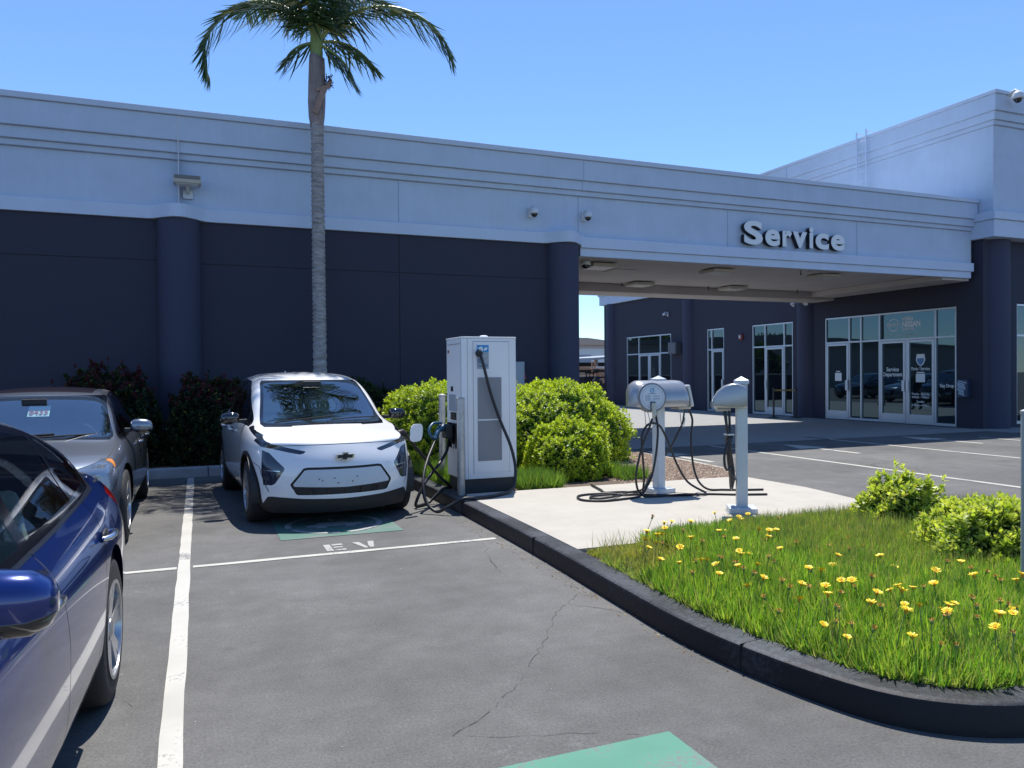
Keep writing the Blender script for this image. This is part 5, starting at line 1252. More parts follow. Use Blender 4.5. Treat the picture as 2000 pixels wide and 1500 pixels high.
t = thing('coiled_cable', 'black cable wound in a thick drooping coil left of the second post', 'cable', (4.78, 6.14, .6))
random.seed(5); b = MB()
b.tube(spline([(4.72, 6.10, 1.16), (4.715, 6.08, 1.02), (4.735, 6.08, .93)], 6), .0125, 8); b.tube(spline([(4.79, 6.14, 1.16), (4.78, 6.12, 1.03), (4.755, 6.09, .93)], 6), .0125, 8); b.tube([(4.70, 6.1, 1.16), (4.695, 6.06, 1.03), (4.72, 6.07, .94)], .011, 8)
for i in range(6):
    a_ = .012*i; P_ = [(4.77, 6.07+a_, .925), (4.735+.004*i, 6.06+a_, .83), (4.725+.008*i, 6.07+a_, .70), (4.76+.010*i, 6.09+a_, .575-.016*i), (4.84+.006*i, 6.14+a_, .50-.022*i), (4.93, 6.24+a_, .475-.018*i), (4.98, 6.32+a_, .56), (4.96, 6.33+a_, .72), (4.90, 6.27+a_, .86), (4.83, 6.15+a_, .93)]
    b.tube(spline(P_, 7, closed=True), .0118, 8, closed=True)
b.tube(spline([(4.74, 6.05, .90), (4.68, 6.03, .84), (4.64, 6.02, .74), (4.645, 6.02, .64), (4.68, 6.03, .60), (4.72, 6.04, .62)], 7), .0125, 8)
b.build('coil', CAB, t, smooth=60)
MB().obox((4.745, 6.085, .935), ((1, 0, 0), (0, 1, 0), (0, 0, 1)), (.03, .045, .008)).build('tie', CW, t, bevel=.003)

# ------------------------------------------------------------------ person walking by, seen over the shrub
def skin(name, V, E, R, m, parent, root=0, lv=2):
    me = bpy.data.meshes.new(name); me.from_pydata(V, E, []); me.materials.append(m)
    o = bpy.data.objects.new(name, me); COL.objects.link(o)
    md = o.modifiers.new('s', 'SKIN'); md.use_smooth_shade = True
    for i, r in enumerate(R):
        d = me.skin_vertices[0].data[i]; d.radius = r if isinstance(r, tuple) else (r, r); d.use_root = (i == root)
    o.modifiers.new('d', 'SUBSURF').levels = lv; o.modifiers['d'].render_levels = lv
    bpy.context.view_layer.update()
    m2 = bpy.data.meshes.new_from_object(o.evaluated_get(bpy.context.evaluated_depsgraph_get())); bpy.data.objects.remove(o)
    m2.materials.clear(); m2.materials.append(m)
    m2.polygons.foreach_set('use_smooth', [True]*len(m2.polygons))
    return link(bpy.data.objects.new(name, m2), parent)
SKIN = mat('skin_brown', (.34, .19, .14), .55); CLO = mat('dark_clothing', (.016, .018, .026), .85); CAPB = mat('cap_black', (.008, .008, .010), .8)
t = thing('person', 'person in dark clothes and a black cap seen above the shrub', 'person', (11.95, 22.0, 0))
o = (11.95, 22.0)
def pw(x, y, z): return (x, y, z)      # local: +x is the way the person faces
body_v = [pw(0, 0, .86), pw(0, 0, 1.05), pw(-.01, 0, 1.22), pw(-.02, 0, 1.33), pw(.01, 0, 1.42), pw(.02, 0, 1.47)]
V = body_v+[pw(0, .17, 1.32), pw(.0, .24, 1.08), pw(.10, .25, .86), pw(0, -.17, 1.32), pw(0, -.24, 1.08), pw(.08, -.25, .85), pw(0, .09, .82), pw(.10, .09, .46), pw(.02, .09, .08), pw(.16, .09, .04), pw(0, -.09, .82), pw(-.06, -.09, .46), pw(-.18, -.09, .10), pw(-.05, -.09, .04)]
E_ = [(0, 1), (1, 2), (2, 3), (3, 4), (4, 5), (3, 6), (6, 7), (7, 8), (3, 9), (9, 10), (10, 11), (0, 12), (12, 13), (13, 14), (14, 15), (0, 16), (16, 17), (17, 18), (18, 19)]
R_ = [(.14, .12), (.145, .115), (.16, .12), (.13, .11), .06, .055, .07, .05, .04, .07, .05, .04, .09, .065, .05, .04, .09, .065, .05, .04]
skin('body', V, E_, R_, CLO, t)
hv = [pw(.01, 0, 1.42), pw(.025, 0, 1.50), pw(.035, 0, 1.57), pw(.045, 0, 1.60)]
head = MB()
secs = [(1.455, .045, .050, .045), (1.475, .060, .055, .045), (1.50, .078, .062, .04), (1.53, .088, .068, .03), (1.56, .094, .072, .02), (1.60, .096, .075, .015), (1.64, .088, .070, .01), (1.67, .06, .05, .0), (1.682, .02, .02, 0)]
rings = []
for z, rx, ry, cx in secs:
    ring = []
    for j in range(24):
        a = 2*math.pi*j/24; x = cx+rx*math.cos(a)+.0; y = ry*math.sin(a)
        if abs(math.sin(a)) < .28 and math.cos(a) > 0: x += {1.53: .026, 1.50: .006, 1.56: .014, 1.475: .004}.get(z, 0)*(1-abs(math.sin(a))/.28)
        if z == 1.56 and .25 < abs(math.sin(a)) < .6 and math.cos(a) > 0: x -= .008
        ring.append((x, y, z))
    rings.append(ring)
head.sweep(rings); hd = head.build('head', SKIN, t, smooth=70, local=True)
MB().tube([(0, 0, 1.38), (.012, 0, 1.47)], .05, 12).build('neck', SKIN, t, smooth=60, local=True)
for s_ in (1, -1):
    MB().ell((.02-.01, s_*.076, 1.55), (.018, .008, .028)).build('ear', SKIN, hd, smooth=60, local=True)
    MB().ell((.098, s_*.030, 1.572), (.008, .012, .008)).build('eye', CW, hd, smooth=60, local=True)
MB().obox((.108, 0, 1.497), ((1, 0, 0), (0, 1, 0), (0, 0, 1)), (.006, .022, .004)).build('mouth', mat('lip', (.16, .06, .05), .6), hd, local=True)
b = MB(); b.sweep([[(cx+rx*math.cos(2*math.pi*j/24), ry*math.sin(2*math.pi*j/24), z+(-.03 if math.cos(2*math.pi*j/24) < -.2 and z < 1.6 else 0)) for j in range(24)] for z, rx, ry, cx in ((1.585, .104, .082, .008), (1.62, .107, .084, .005), (1.67, .100, .080, .0), (1.705, .07, .055, -.005), (1.715, .01, .01, 0))]); cp = b.build('cap', CAPB, t, smooth=60, local=True)
b = MB(); b.sweep([[(.07, -.07, 1.60), (.07, .07, 1.60), (.07, .07, 1.606), (.07, -.07, 1.606)], [(.15, -.06, 1.595), (.15, .06, 1.595), (.15, .06, 1.60), (.15, -.06, 1.60)], [(.185, -.025, 1.588), (.185, .025, 1.588), (.185, .025, 1.592), (.185, -.025, 1.592)]]); b.build('cap_brim', CAPB, cp, local=True, bevel=.002)
for s_, x in ((1, .10), (-1, .08)):
    b = MB(); b.ell((x+.01, s_*.25, .80), (.025, .018, .045))
    for i in range(4): b.tube([(x-.012+.016*i, s_*.25, .765), (x-.010+.017*i, s_*.25, .735), (x+.0+.015*i, s_*.245, .705-.004*abs(i-1.5))], [.009, .008, .006], 6)
    b.tube([(x+.03, s_*.245, .80), (x+.052, s_*.235, .775), (x+.058, s_*.232, .75)], [.010, .009, .007], 6); b.build('hand', SKIN, t, smooth=60, local=True)
# ------------------------------------------------------------------ vegetation
LEAF = leafmat('leaf', .42, .42); PALMLEAF = leafmat('palm_leaf', .34, .16, (1.1, 1.2, .5)); GRASS = leafmat('grass_blade', .55, .38, (1.1, 1.25, .6))
def unit(a): return a/np.maximum(1e-9, np.linalg.norm(a, axis=-1, keepdims=True))
def leaf_mesh(name, B, D, Nn, L, Wd, C, m, parent, rows=((0, .25), (.35, .95), (.72, .9), (1, .12)), bend=.25, world=True):
    """one mesh of many leaves. B base, D direction, Nn face normal, L length, Wd width, C colour per leaf"""
    n = len(B); D = unit(D); Nn = unit(Nn-D*(Nn*D).sum(1, keepdims=True)); Sd = np.cross(D, Nn); k = len(rows)
    V = np.zeros((n, k, 2, 3))
    for i, (t_, w) in enumerate(rows):
        c = B+D*(L*t_)[:, None]-Nn*(bend*L*t_*t_)[:, None]
        V[:, i, 0] = c-Sd*(Wd*w*.5)[:, None]; V[:, i, 1] = c+Sd*(Wd*w*.5)[:, None]
    V = V.reshape(-1, 3)
    if parent is not None and world:
        M = np.array(rootmat(parent).inverted()); V = V @ M[:3, :3].T+M[:3, 3]
    q = np.array([[2*i, 2*i+1, 2*i+3, 2*i+2] for i in range(k-1)])
    F = (np.arange(n)[:, None, None]*2*k+q[None]).reshape(-1, 4)
    me = bpy.data.meshes.new(name); me.vertices.add(len(V)); me.vertices.foreach_set('co', V.ravel().astype(np.float32))
    me.loops.add(F.size); me.loops.foreach_set('vertex_index', F.ravel().astype(np.int32))
    me.polygons.add(len(F)); me.polygons.foreach_set('loop_start', np.arange(0, F.size, 4, dtype=np.int32)); me.polygons.foreach_set('loop_total', np.full(len(F), 4, np.int32))
    me.update(calc_edges=True); me.polygons.foreach_set('use_smooth', np.ones(len(F), bool))
    at = me.attributes.new('leaf', 'FLOAT_COLOR', 'POINT'); cc = np.ones((n, 2*k, 4), np.float32); cc[:, :, :3] = C[:, None, :]
    at.data.foreach_set('color', cc.ravel()); me.materials.append(m)
    return link(bpy.data.objects.new(name, me), parent)
def pnoise(P, f, seed=0):
    r = np.random.default_rng(seed); out = 0
    for i in range(4):
        k = r.normal(size=(3,))*f*(1+.6*i); out = out+np.sin(P @ k+r.uniform(0, 6.28))/(1+.5*i)
    return out/2.2
BARK = mat('twig_bark', (.10, .075, .05), .9, var=.3, vs=20)
def shrub(name, label, c, r, h, nros, leafL, leafW, tips, olds, group=None, seed=1, lump=.13, squash=2.6, perros=9, sprouts=0, redtop=None, zb=.12, cat='shrub'):
    g = np.random.default_rng(seed)
    t = thing(name, label, cat, (c[0], c[1], zb), 0, group)
    def surf(n, shrink=1.):
        d = unit(g.normal(size=(n, 3))); d[:, 2] = np.abs(d[:, 2])*1.0-.10*(g.random(n) < .3)
        d = unit(d); e = 2/squash
        s_ = (np.abs(d[:, 0])**squash+np.abs(d[:, 1])**squash+np.abs(d[:, 2])**squash)**(-1/squash)
        P = d*s_[:, None]; P = P*(1+lump*pnoise(P*np.array([r[0], r[1], h]), 4.2/max(.5, min(r)), seed))[:, None]*(1-.09*g.random(n))[:, None]*shrink
        X = np.stack([c[0]+P[:, 0]*r[0], c[1]+P[:, 1]*r[1], zb+.04+np.maximum(-.02, P[:, 2])*h], 1)
        N = unit(np.stack([d[:, 0]/r[0], d[:, 1]/r[1], d[:, 2]/h], 1))
        return X, N
    X, N = surf(nros)
    ax = unit(N*.65+np.array([0, 0, .62])+g.normal(size=N.shape)*.28)
    if sprouts:   # shoots standing out of the clipped outline
        k = g.choice(nros, sprouts, replace=False); k = k[N[k][:, 2] > .35]; X[k] += np.array([0, 0, 1])*g.uniform(.05, .13, (len(k), 1)); ax[k] = unit(ax[k]*.3+np.array([0, 0, 1]))
    tmp = unit(np.cross(ax, g.normal(size=ax.shape))); tm2 = np.cross(ax, tmp)
    n = nros*perros; I = np.repeat(np.arange(nros), perros); ph = np.tile(np.arange(perros)*2.4, nros)+np.repeat(g.uniform(0, 6.3, nros), perros)
    el = np.tile(np.linspace(.15, 1.15, perros), nros)+g.normal(size=n)*.12
    rad = tmp[I]*np.cos(ph)[:, None]+tm2[I]*np.sin(ph)[:, None]
    D = ax[I]*np.cos(el)[:, None]+rad*np.sin(el)[:, None]; Nn = ax[I]*np.sin(el)[:, None]-rad*np.cos(el)[:, None]
    B = X[I]-ax[I]*(np.tile(np.linspace(0, .9, perros), nros)*leafL*.8)[:, None]
    L = leafL*g.uniform(.7, 1.15, n)*(np.tile(np.linspace(.7, 1.05, perros), nros))
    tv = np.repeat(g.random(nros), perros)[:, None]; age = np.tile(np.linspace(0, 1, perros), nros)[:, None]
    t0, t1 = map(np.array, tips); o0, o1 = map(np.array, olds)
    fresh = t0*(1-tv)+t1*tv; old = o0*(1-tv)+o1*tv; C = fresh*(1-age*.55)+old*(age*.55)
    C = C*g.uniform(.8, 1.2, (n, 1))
    yl = g.random(n) < .02; C[yl] = np.array([.42, .36, .05])
    if redtop is not None:
        k = (X[I][:, 2] > zb+h*.72) & (np.repeat(g.random(nros), perros) < .5); C[k] = np.array(redtop)*g.uniform(.6, 1.3, (k.sum(), 1))
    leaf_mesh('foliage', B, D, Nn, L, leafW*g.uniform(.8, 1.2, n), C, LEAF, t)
    # older leaves on the wood inside
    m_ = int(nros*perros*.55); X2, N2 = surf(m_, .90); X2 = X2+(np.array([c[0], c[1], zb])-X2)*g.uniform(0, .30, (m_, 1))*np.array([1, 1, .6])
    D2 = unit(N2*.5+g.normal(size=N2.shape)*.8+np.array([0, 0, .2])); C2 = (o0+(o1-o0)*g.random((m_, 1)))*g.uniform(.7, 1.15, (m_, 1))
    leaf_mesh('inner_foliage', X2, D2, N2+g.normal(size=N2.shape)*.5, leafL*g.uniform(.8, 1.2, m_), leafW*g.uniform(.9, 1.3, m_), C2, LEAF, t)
    b = MB(); rr = random.Random(seed)
    for i in range(16):
        a = rr.uniform(0, 6.28); q = rr.uniform(.3, .8); x, y = c[0]+r[0]*q*math.cos(a), c[1]+r[1]*q*math.sin(a)
        b.tube([(c[0]+r[0]*.12*math.cos(a), c[1]+r[1]*.12*math.sin(a), zb-.02), (c[0]+(x-c[0])*.5, c[1]+(y-c[1])*.5, zb+h*.3), (x, y, zb+h*rr.uniform(.6, .8))], [.018, .012, .006], 6)
    b.build('stems', BARK, t)
    return t
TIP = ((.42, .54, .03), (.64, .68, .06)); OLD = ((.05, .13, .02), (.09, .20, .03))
shrub('mock_orange_shrub', 'bright green clipped shrub between the white car and the fast charger', (3.58, 11.42), (1.06, 1.0), 1.24, 3400, .055, .019, TIP, OLD, 'bright green shrubs behind the chargers', 3, sprouts=26, squash=3.4, lump=.09)
shrub('mock_orange_shrub', 'widest bright green shrub, right of the fast charger and behind the double head', (5.34, 11.52), (1.33, 1.05), 1.20, 4200, .055, .019, TIP, OLD, 'bright green shrubs behind the chargers', 4, sprouts=30, lump=.11, squash=3.0)
shrub('mock_orange_shrub', 'small rounded shrub low in front of the wide one, at the edge of the slab', (4.68, 9.50), (.56, .56), .74, 1500, .05, .018, TIP, OLD, 'bright green shrubs behind the chargers', 5, sprouts=8)
TIP2 = ((.42, .52, .06), (.70, .70, .16)); OLD2 = ((.06, .14, .025), (.12, .22, .04))
shrub('mock_orange_shrub', 'small loose yellow-green shrub with dark stems at the back of the flower bed', (5.42, 4.70), (.38, .36), .50, 560, .062, .021, TIP2, OLD2, 'yellow-green shrubs in the flower bed', 6, lump=.25, sprouts=26, squash=2.1)
shrub('mock_orange_shrub', 'broad yellow-green shrub beside the grey bollard at the right edge', (5.00, 3.50), (.50, .48), .48, 1050, .058, .021, TIP2, OLD2, 'yellow-green shrubs in the flower bed', 7, lump=.22, sprouts=16, squash=2.2)
PT = ((.030, .055, .018), (.05, .085, .025)); PO = ((.014, .028, .010), (.025, .045, .014))
shrub('photinia_hedge', 'dark hedge with reddish tips behind the roof of the grey saloon', (-1.35, 13.48), (.85, .48), 1.52, 1500, .06, .022, PT, PO, 'dark hedges along the charcoal wall', 8, lump=.12, redtop=(.13, .03, .035), sprouts=60)
shrub('photinia_hedge', 'dark hedge with reddish tips right of the left column, beside the white car', (.18, 13.48), (.66, .46), 1.38, 1300, .06, .022, PT, PO, 'dark hedges along the charcoal wall', 9, lump=.10, redtop=(.13, .03, .035), sprouts=30, squash=3.2)
shrub('dark_shrub', 'dark green bush against the wall, just right of the white car roof', (2.85, 13.55), (.55, .42), 1.25, 900, .065, .02, PT, PO, None, 10, lump=.2, sprouts=30)
shrub('dark_shrub', 'dark green bush at the foot of the end column behind the wide shrub', (7.0, 13.0), (.5, .45), .95, 600, .065, .02, PT, PO, None, 12, lump=.2, sprouts=40)

# ---- palm
TRK = bpy.data.materials.new('palm_trunk_bark')
nt_, N_, L_, P_ = nodes(TRK); tcx = N_.new('ShaderNodeTexCoord')
mp_ = N_.new('ShaderNodeMapping'); mp_.inputs['Scale'].default_value = (2.2, 2.2, 9); L_.new(tcx.outputs['Object'], mp_.inputs[0])
n1_ = N_.new('ShaderNodeTexNoise'); n1_.inputs['Scale'].default_value = 2.5; n1_.inputs['Detail'].default_value = 8; n1_.inputs['Roughness'].default_value = .7; L_.new(mp_.outputs[0], n1_.inputs['Vector'])
r_ = N_.new('ShaderNodeValToRGB'); r_.color_ramp.elements[0].position = .3; r_.color_ramp.elements[0].color = (.17, .155, .15, 1); r_.color_ramp.elements[1].position = .72; r_.color_ramp.elements[1].color = (.48, .45, .44, 1)
L_.new(n1_.outputs[0], r_.inputs[0]); L_.new(r_.outputs[0], P_.inputs['Base Color']); P_.inputs['Roughness'].default_value = .9
b_ = N_.new('ShaderNodeBump'); b_.inputs['Strength'].default_value = .6; b_.inputs['Distance'].default_value = .02; L_.new(n1_.outputs[0], b_.inputs['Height']); L_.new(b_.outputs[0], P_.inputs['Normal'])
def palm(name, label, x, y, zt, group=None, seed=2, extra=0):
    t = thing(name, label, 'palm tree', (x, y, 0), 0, group); g = np.random.default_rng(seed); rr = random.Random(seed)
    prof = []; z = -.05
    while z < zt-1.35:
        k = z/zt; r = .118-.014*k+.05*math.exp(-max(0, z)/.35); st = .055+.05*rr.random() if z > 2 else .09+.08*rr.random()
        prof += [(r-.011, z+.0), (r+.003, z+st*.35), (r+.001, z+st*.80), (r-.012, z+st*.95)]; z += st
    b = MB(); b.lathe(prof, (x, y, 0), n=28)
    for i, v in enumerate(b.v):
        a = math.atan2(v[1]-y, v[0]-x); w = 1+.012*math.sin(3*a+v[2]*2)+.02*math.sin(v[2]*1.1)*math.cos(a); b.v[i] = (x+(v[0]-x)*w, y+(v[1]-y)*w, v[2]+.012*math.sin(2*a+v[2]*5)+.008*math.sin(5*a))
    b.build('trunk', TRK, t, smooth=25)
    z0 = zt-1.36
    b = MB(); b.lathe([(.108, z0), (.135, z0+.18), (.146, z0+.42), (.142, z0+.8), (.135, z0+1.05), (.128, z0+1.18), (.10, z0+1.2)], (x, y, 0), n=24)
    for i, v in enumerate(b.v):
        a = math.atan2(v[1]-y, v[0]-x); b.v[i] = (x+(v[0]-x)*(1+.05*math.sin(3*a+v[2]*3)), y+(v[1]-y)*(1+.05*math.cos(2*a)), v[2]+.03*math.sin(2*a))
    b.build('dry_sheath', mat('dry_sheath', (.27, .215, .20), .8, var=.3, vs=5, bump=.5, bs=25, streak=.35), t, smooth=60)
    MB().lathe([(.10, z0+1.1), (.108, z0+1.25), (.10, z0+1.5), (.07, z0+1.7), (.03, z0+1.85)], (x, y, 0), n=20).build('crown_shaft', mat('crown_shaft_green', (.20, .26, .07), .5, var=.2, vs=5), t, smooth=60)
    b = MB(); b.tube([(x+.10, y-.08, z0+.62), (x+.17, y-.10, z0+.68), (x+.22, y-.10, z0+.80)], [.03, .05, .03], 8); b.obox((x+.03, y-.15, z0+.42), ((.35, 0, .9), (0, 1, 0), (-.9, 0, .35)), (.25, .015, .05)); b.obox((x+.08, y-.14, z0+.62), ((.95, 0, .35), (0, 1, 0), (-.35, 0, .95)), (.13, .02, .03))
    b.build('torn_sheath', mat('torn_sheath', (.30, .20, .16), .8, var=.3, vs=9), t, smooth=60)
    b = MB()
    for i in range(60):
        a, e = rr.uniform(-.7, .7), rr.uniform(.2, 1.); p = Vector((x+.17+rr.uniform(-.04, .04), y-.10+rr.uniform(-.03, .03), z0+.74+rr.uniform(-.10, .12)))
        b.tube([p, p+Vector((.05*rr.uniform(-1, 1.4), .04*rr.uniform(-1, 1), rr.uniform(-.05, .08)))], .006, 4)
    b.build('flower_stalk', mat('dark_fibre', (.025, .014, .012), .9), t)
    # fronds: azimuth, start elevation, length, droop, leaflet hang
    cr = Vector((x, y, z0+1.42)); BL = []; DL = []; NL = []; LL_ = []; WL = []; CL = []; fr_objs = []
    specs = [(-16, 53, 3.0, 135, .72), (168, 72, 3.05, 188, .72), (172, 70, 2.4, 60, .98), (205, 80, 2.4, 65, .95), (262, 82, 2.5, 70, .8), (318, 80, 2.5, 78, .7), (30, 72, 2.5, 95, .6), (75, 66, 2.6, 95, .6), (120, 66, 2.7, 95, .6), (240, 84, 2.3, 50, .8), (350, 78, 2.3, 62, .8),
             (165, -5, .62, 60, 1.), (340, -25, .95, 50, 1.), (20, 25, 1.3, 80, 1.)]
    for k, (az, el, L, dr, hang) in enumerate(specs):
        L_fr = L
        az, el, dr = map(math.radians, (az, el, dr)); n = 34; pts = []; p = Vector(cr)-Vector((0, 0, .0)); dirs = []
        for i in range(n+1):
            s_ = i/n; e = el-dr*(s_**(.95 if L_fr == 3.05 else 1.2 if L_fr == 3.0 else 1.35)); d = Vector((math.cos(az)*math.cos(e), math.sin(az)*math.cos(e), math.sin(e)))
            pts.append(p.copy()); dirs.append(d); p = p+d*(L/n)
        b = MB(); b.tube(pts, [.030*(1-i/n)**.8+.004 for i in range(n+1)], 6)
        o = b.build('frond', mat('rachis_green', (.22, .26, .08), .5), t, smooth=60)
        side = Vector((-math.sin(az), math.cos(az), 0)); m_ = int(L*27); B = []; D = []; Nn = []; Ls = []; Ws = []; Cs = []
        for i in range(m_):
            s_ = .13+.86*i/m_; q = s_*n; j = min(int(q), n-1); P0 = pts[j].lerp(pts[j+1], q-j); d = dirs[j]
            up = side.cross(d).normalized(); up = up if up.z > 0 or True else -up
            Lf = (.72*math.sin(math.pi*(.10+.86*s_))**.6+.04)*rr.uniform(.9, 1.05)*(.8 if L < 1.5 else 1)
            for sg in (1, -1):
                v = d*.45+side*sg*(.95-.45*hang)+up*.25*(1-hang)+Vector((0, 0, -1))*hang*(.62+.35*rr.random())
                v = v+Vector((rr.gauss(0, .07), rr.gauss(0, .07), rr.gauss(0, .07)))
                B.append(P0); D.append(v); Nn.append(up*.7+side*sg*.5+Vector((rr.gauss(0, .2), rr.gauss(0, .2), 0))); Ls.append(Lf); Ws.append(.036*rr.uniform(.8, 1.1)); c0 = rr.uniform(.65, 1.25)
                Cs.append((.040*c0, .078*c0, .024*c0) if rr.random() > .06 else (.22, .20, .06))
        leaf_mesh('leaflets', np.array(B), np.array(D), np.array(Nn), np.array(Ls), np.array(Ws), np.array(Cs), PALMLEAF, t, rows=((0, .4), (.3, 1), (.65, .8), (1, .05)), bend=.22).parent = o
    return t
PALM = palm('palm_tree', 'tall palm with ringed grey trunk rising behind the white car', 1.93, 13.45, 7.15)

# ---- flower bed, tufts, gravel
def blades(name, label, n, region, zfun, Lr, Wr, cols, cat='grass', seed=1, lean=.5, keep=None, kind='stuff'):
    g = np.random.default_rng(seed); P = np.array(region); lo, hi = P.min(0), P.max(0); X = np.zeros((0, 2))
    while len(X) < n:
        q = g.uniform(lo, hi, (n*2, 2)); q = q[inpoly(q, region)]
        if keep is not None: q = q[keep(q, g)]
        X = np.vstack([X, q])
    X = X[:n]; z = zfun(X[:, 0], X[:, 1]); B = np.column_stack([X, z-.01])
    # blades grow in tufts: lean shared by neighbours
    f = 9.; la = 2*np.pi*(.5+.5*np.sin(X[:, 0]*f+1.3*np.sin(X[:, 1]*f*.8))*np.cos(X[:, 1]*f*1.1+.7))+g.normal(size=n)*1.3
    ln = lean*(.35+g.random(n)); D = np.column_stack([np.cos(la)*ln, np.sin(la)*ln, np.ones(n)])
    Nn = np.column_stack([-np.cos(la), -np.sin(la), .4*np.ones(n)])+g.normal(size=(n, 3))*.5
    L = g.uniform(*Lr, n); c = np.array(cols); k = g.integers(0, len(c), n); m = g.random((n, 1)); C = c[k]*m+c[(k+1) % len(c)]*(1-m); C = C*g.uniform(.75, 1.2, (n, 1))
    o = leaf_mesh(name, B, D, Nn, L, g.uniform(*Wr, n), C, GRASS, None, rows=((0, .8), (.5, 1), (1, .12)), bend=-.28)
    return tag(o, label, cat, None, kind)
def kdist(x, y):
    K = np.array([(p.x, p.y) for p in inner]); return np.min(np.hypot(x[:, None]-K[None, :, 0], y[:, None]-K[None, :, 1]), 1)
def mound(x, y): return .125+.13*np.clip((kdist(x, y)-.02)/.7, 0, 1)**.7*np.clip((5.42-y)/.45, .1, 1)
xs = np.linspace(2.55, 6.7, 60); ys = np.linspace(2.2, 5.36, 50); MX, MY = np.meshgrid(xs, ys); MZ = mound(MX.ravel(), MY.ravel())-.006
inreg = inpoly(np.column_stack([MX.ravel(), MY.ravel()]), [(p.x+.02, p.y) for p in inner]+[(6.7, 2.2), (6.7, 5.38), (2.9, 5.38)])
MZ[~inreg] = .08
b = MB(); nx = len(xs); b.add(list(zip(MX.ravel(), MY.ravel(), MZ)), [(j*nx+i, j*nx+i+1, (j+1)*nx+i+1, (j+1)*nx+i) for j in range(len(ys)-1) for i in range(nx-1) if inreg[[j*nx+i, j*nx+i+1, (j+1)*nx+i, (j+1)*nx+i+1]].all()])
struct('flower_bed_soil', b, SOIL, smooth=60)
reg = [(p.x+.01, p.y+.0) for p in inner if p.y < 5.3]+[(6.65, 2.25), (6.65, 5.34), (2.85, 5.34)]
GR = [(.25, .44, .04), (.34, .50, .06), (.46, .57, .08), (.13, .31, .035), (.27, .42, .09), (.54, .54, .12)]
STRAW = [(.48, .42, .14), (.22, .32, .06), (.48, .38, .17), (.16, .26, .05)]
bare = lambda q: (q[:, 0] < 3.25) & (q[:, 1] > 4.35+.5*(q[:, 0]-2.75)) & (q[:, 1] > 4.4)
blades('flower_bed_grass', 'dense green narrow-leaved foliage filling the kerbed bed', 95000, reg, mound, (.06, .15), (.006, .011), GR, seed=21, lean=.85, keep=lambda q, g: ~bare(q) & ~((q[:, 0] > 4.35) & (q[:, 1] > 4.15) & (g.random(len(q)) < .6)))
blades('dry_grass', 'olive and straw coloured grass in front of the yellow-green shrubs', 26000, [(3.7, 3.6), (5.2, 3.0), (6.6, 3.3), (6.6, 5.34), (3.9, 5.34)], mound, (.08, .18), (.004, .007), STRAW, seed=22, lean=.8)
blades('dry_grass_litter', 'scattered straw stalks among the green foliage of the bed', 9000, reg, mound, (.09, .20), (.003, .006), [(.50, .42, .20), (.38, .25, .11), (.40, .46, .12)], seed=23, lean=1.1)
blades('short_turf', 'short yellowish turf in the corner between slab and kerb', 12000, [(2.78, 4.2), (3.35, 4.6), (3.35, 5.34), (2.80, 5.34)], mound, (.02, .055), (.004, .007), [(.42, .44, .07), (.28, .36, .05), (.46, .38, .14)], seed=24, lean=1.2, keep=lambda q, g: g.random(len(q)) < np.clip(1.25-(q[:, 0]-2.8)*1.9, .05, 1))
blades('kerb_weeds', 'pale low weeds creeping along the inner edge of the kerb', 9000, [(p.x, p.y) for p in offset_path(kp, .17) if p.y < 5.2]+[(p.x, p.y) for p in offset_path(kp, .30) if p.y < 5.2][::-1], lambda x, y: .135+0*x, (.04, .10), (.005, .009), [(.34, .44, .09), (.20, .32, .05), (.50, .46, .20)], seed=25, lean=1.4)
flat = lambda x, y: .12+0*x
LG_ = [(.14, .26, .035), (.20, .32, .05), (.10, .20, .03), (.28, .34, .07)]
blades('charger_tufts', 'long bright grass tufts along the kerb around the fast charger', 5200, [(2.84, 9.3), (3.3, 9.4), (3.4, 10.2), (3.0, 11.2), (2.84, 11.3)], flat, (.14, .30), (.007, .012), LG_, seed=26, lean=1.0)
blades('slab_edge_tufts', 'bright grass tufts behind the slab beside the fast charger', 3600, [(3.62, 8.52), (4.15, 8.52), (4.2, 9.2), (3.62, 9.6)], flat, (.12, .26), (.006, .011), LG_, seed=27, lean=1.0)
blades('gravel_edge_tufts', 'small bright grass tuft between the small round shrub and the gravel', 1800, [(5.15, 8.75), (5.6, 8.85), (5.55, 9.7), (5.2, 9.7)], flat, (.10, .22), (.006, .011), LG_, seed=28, lean=1.0)
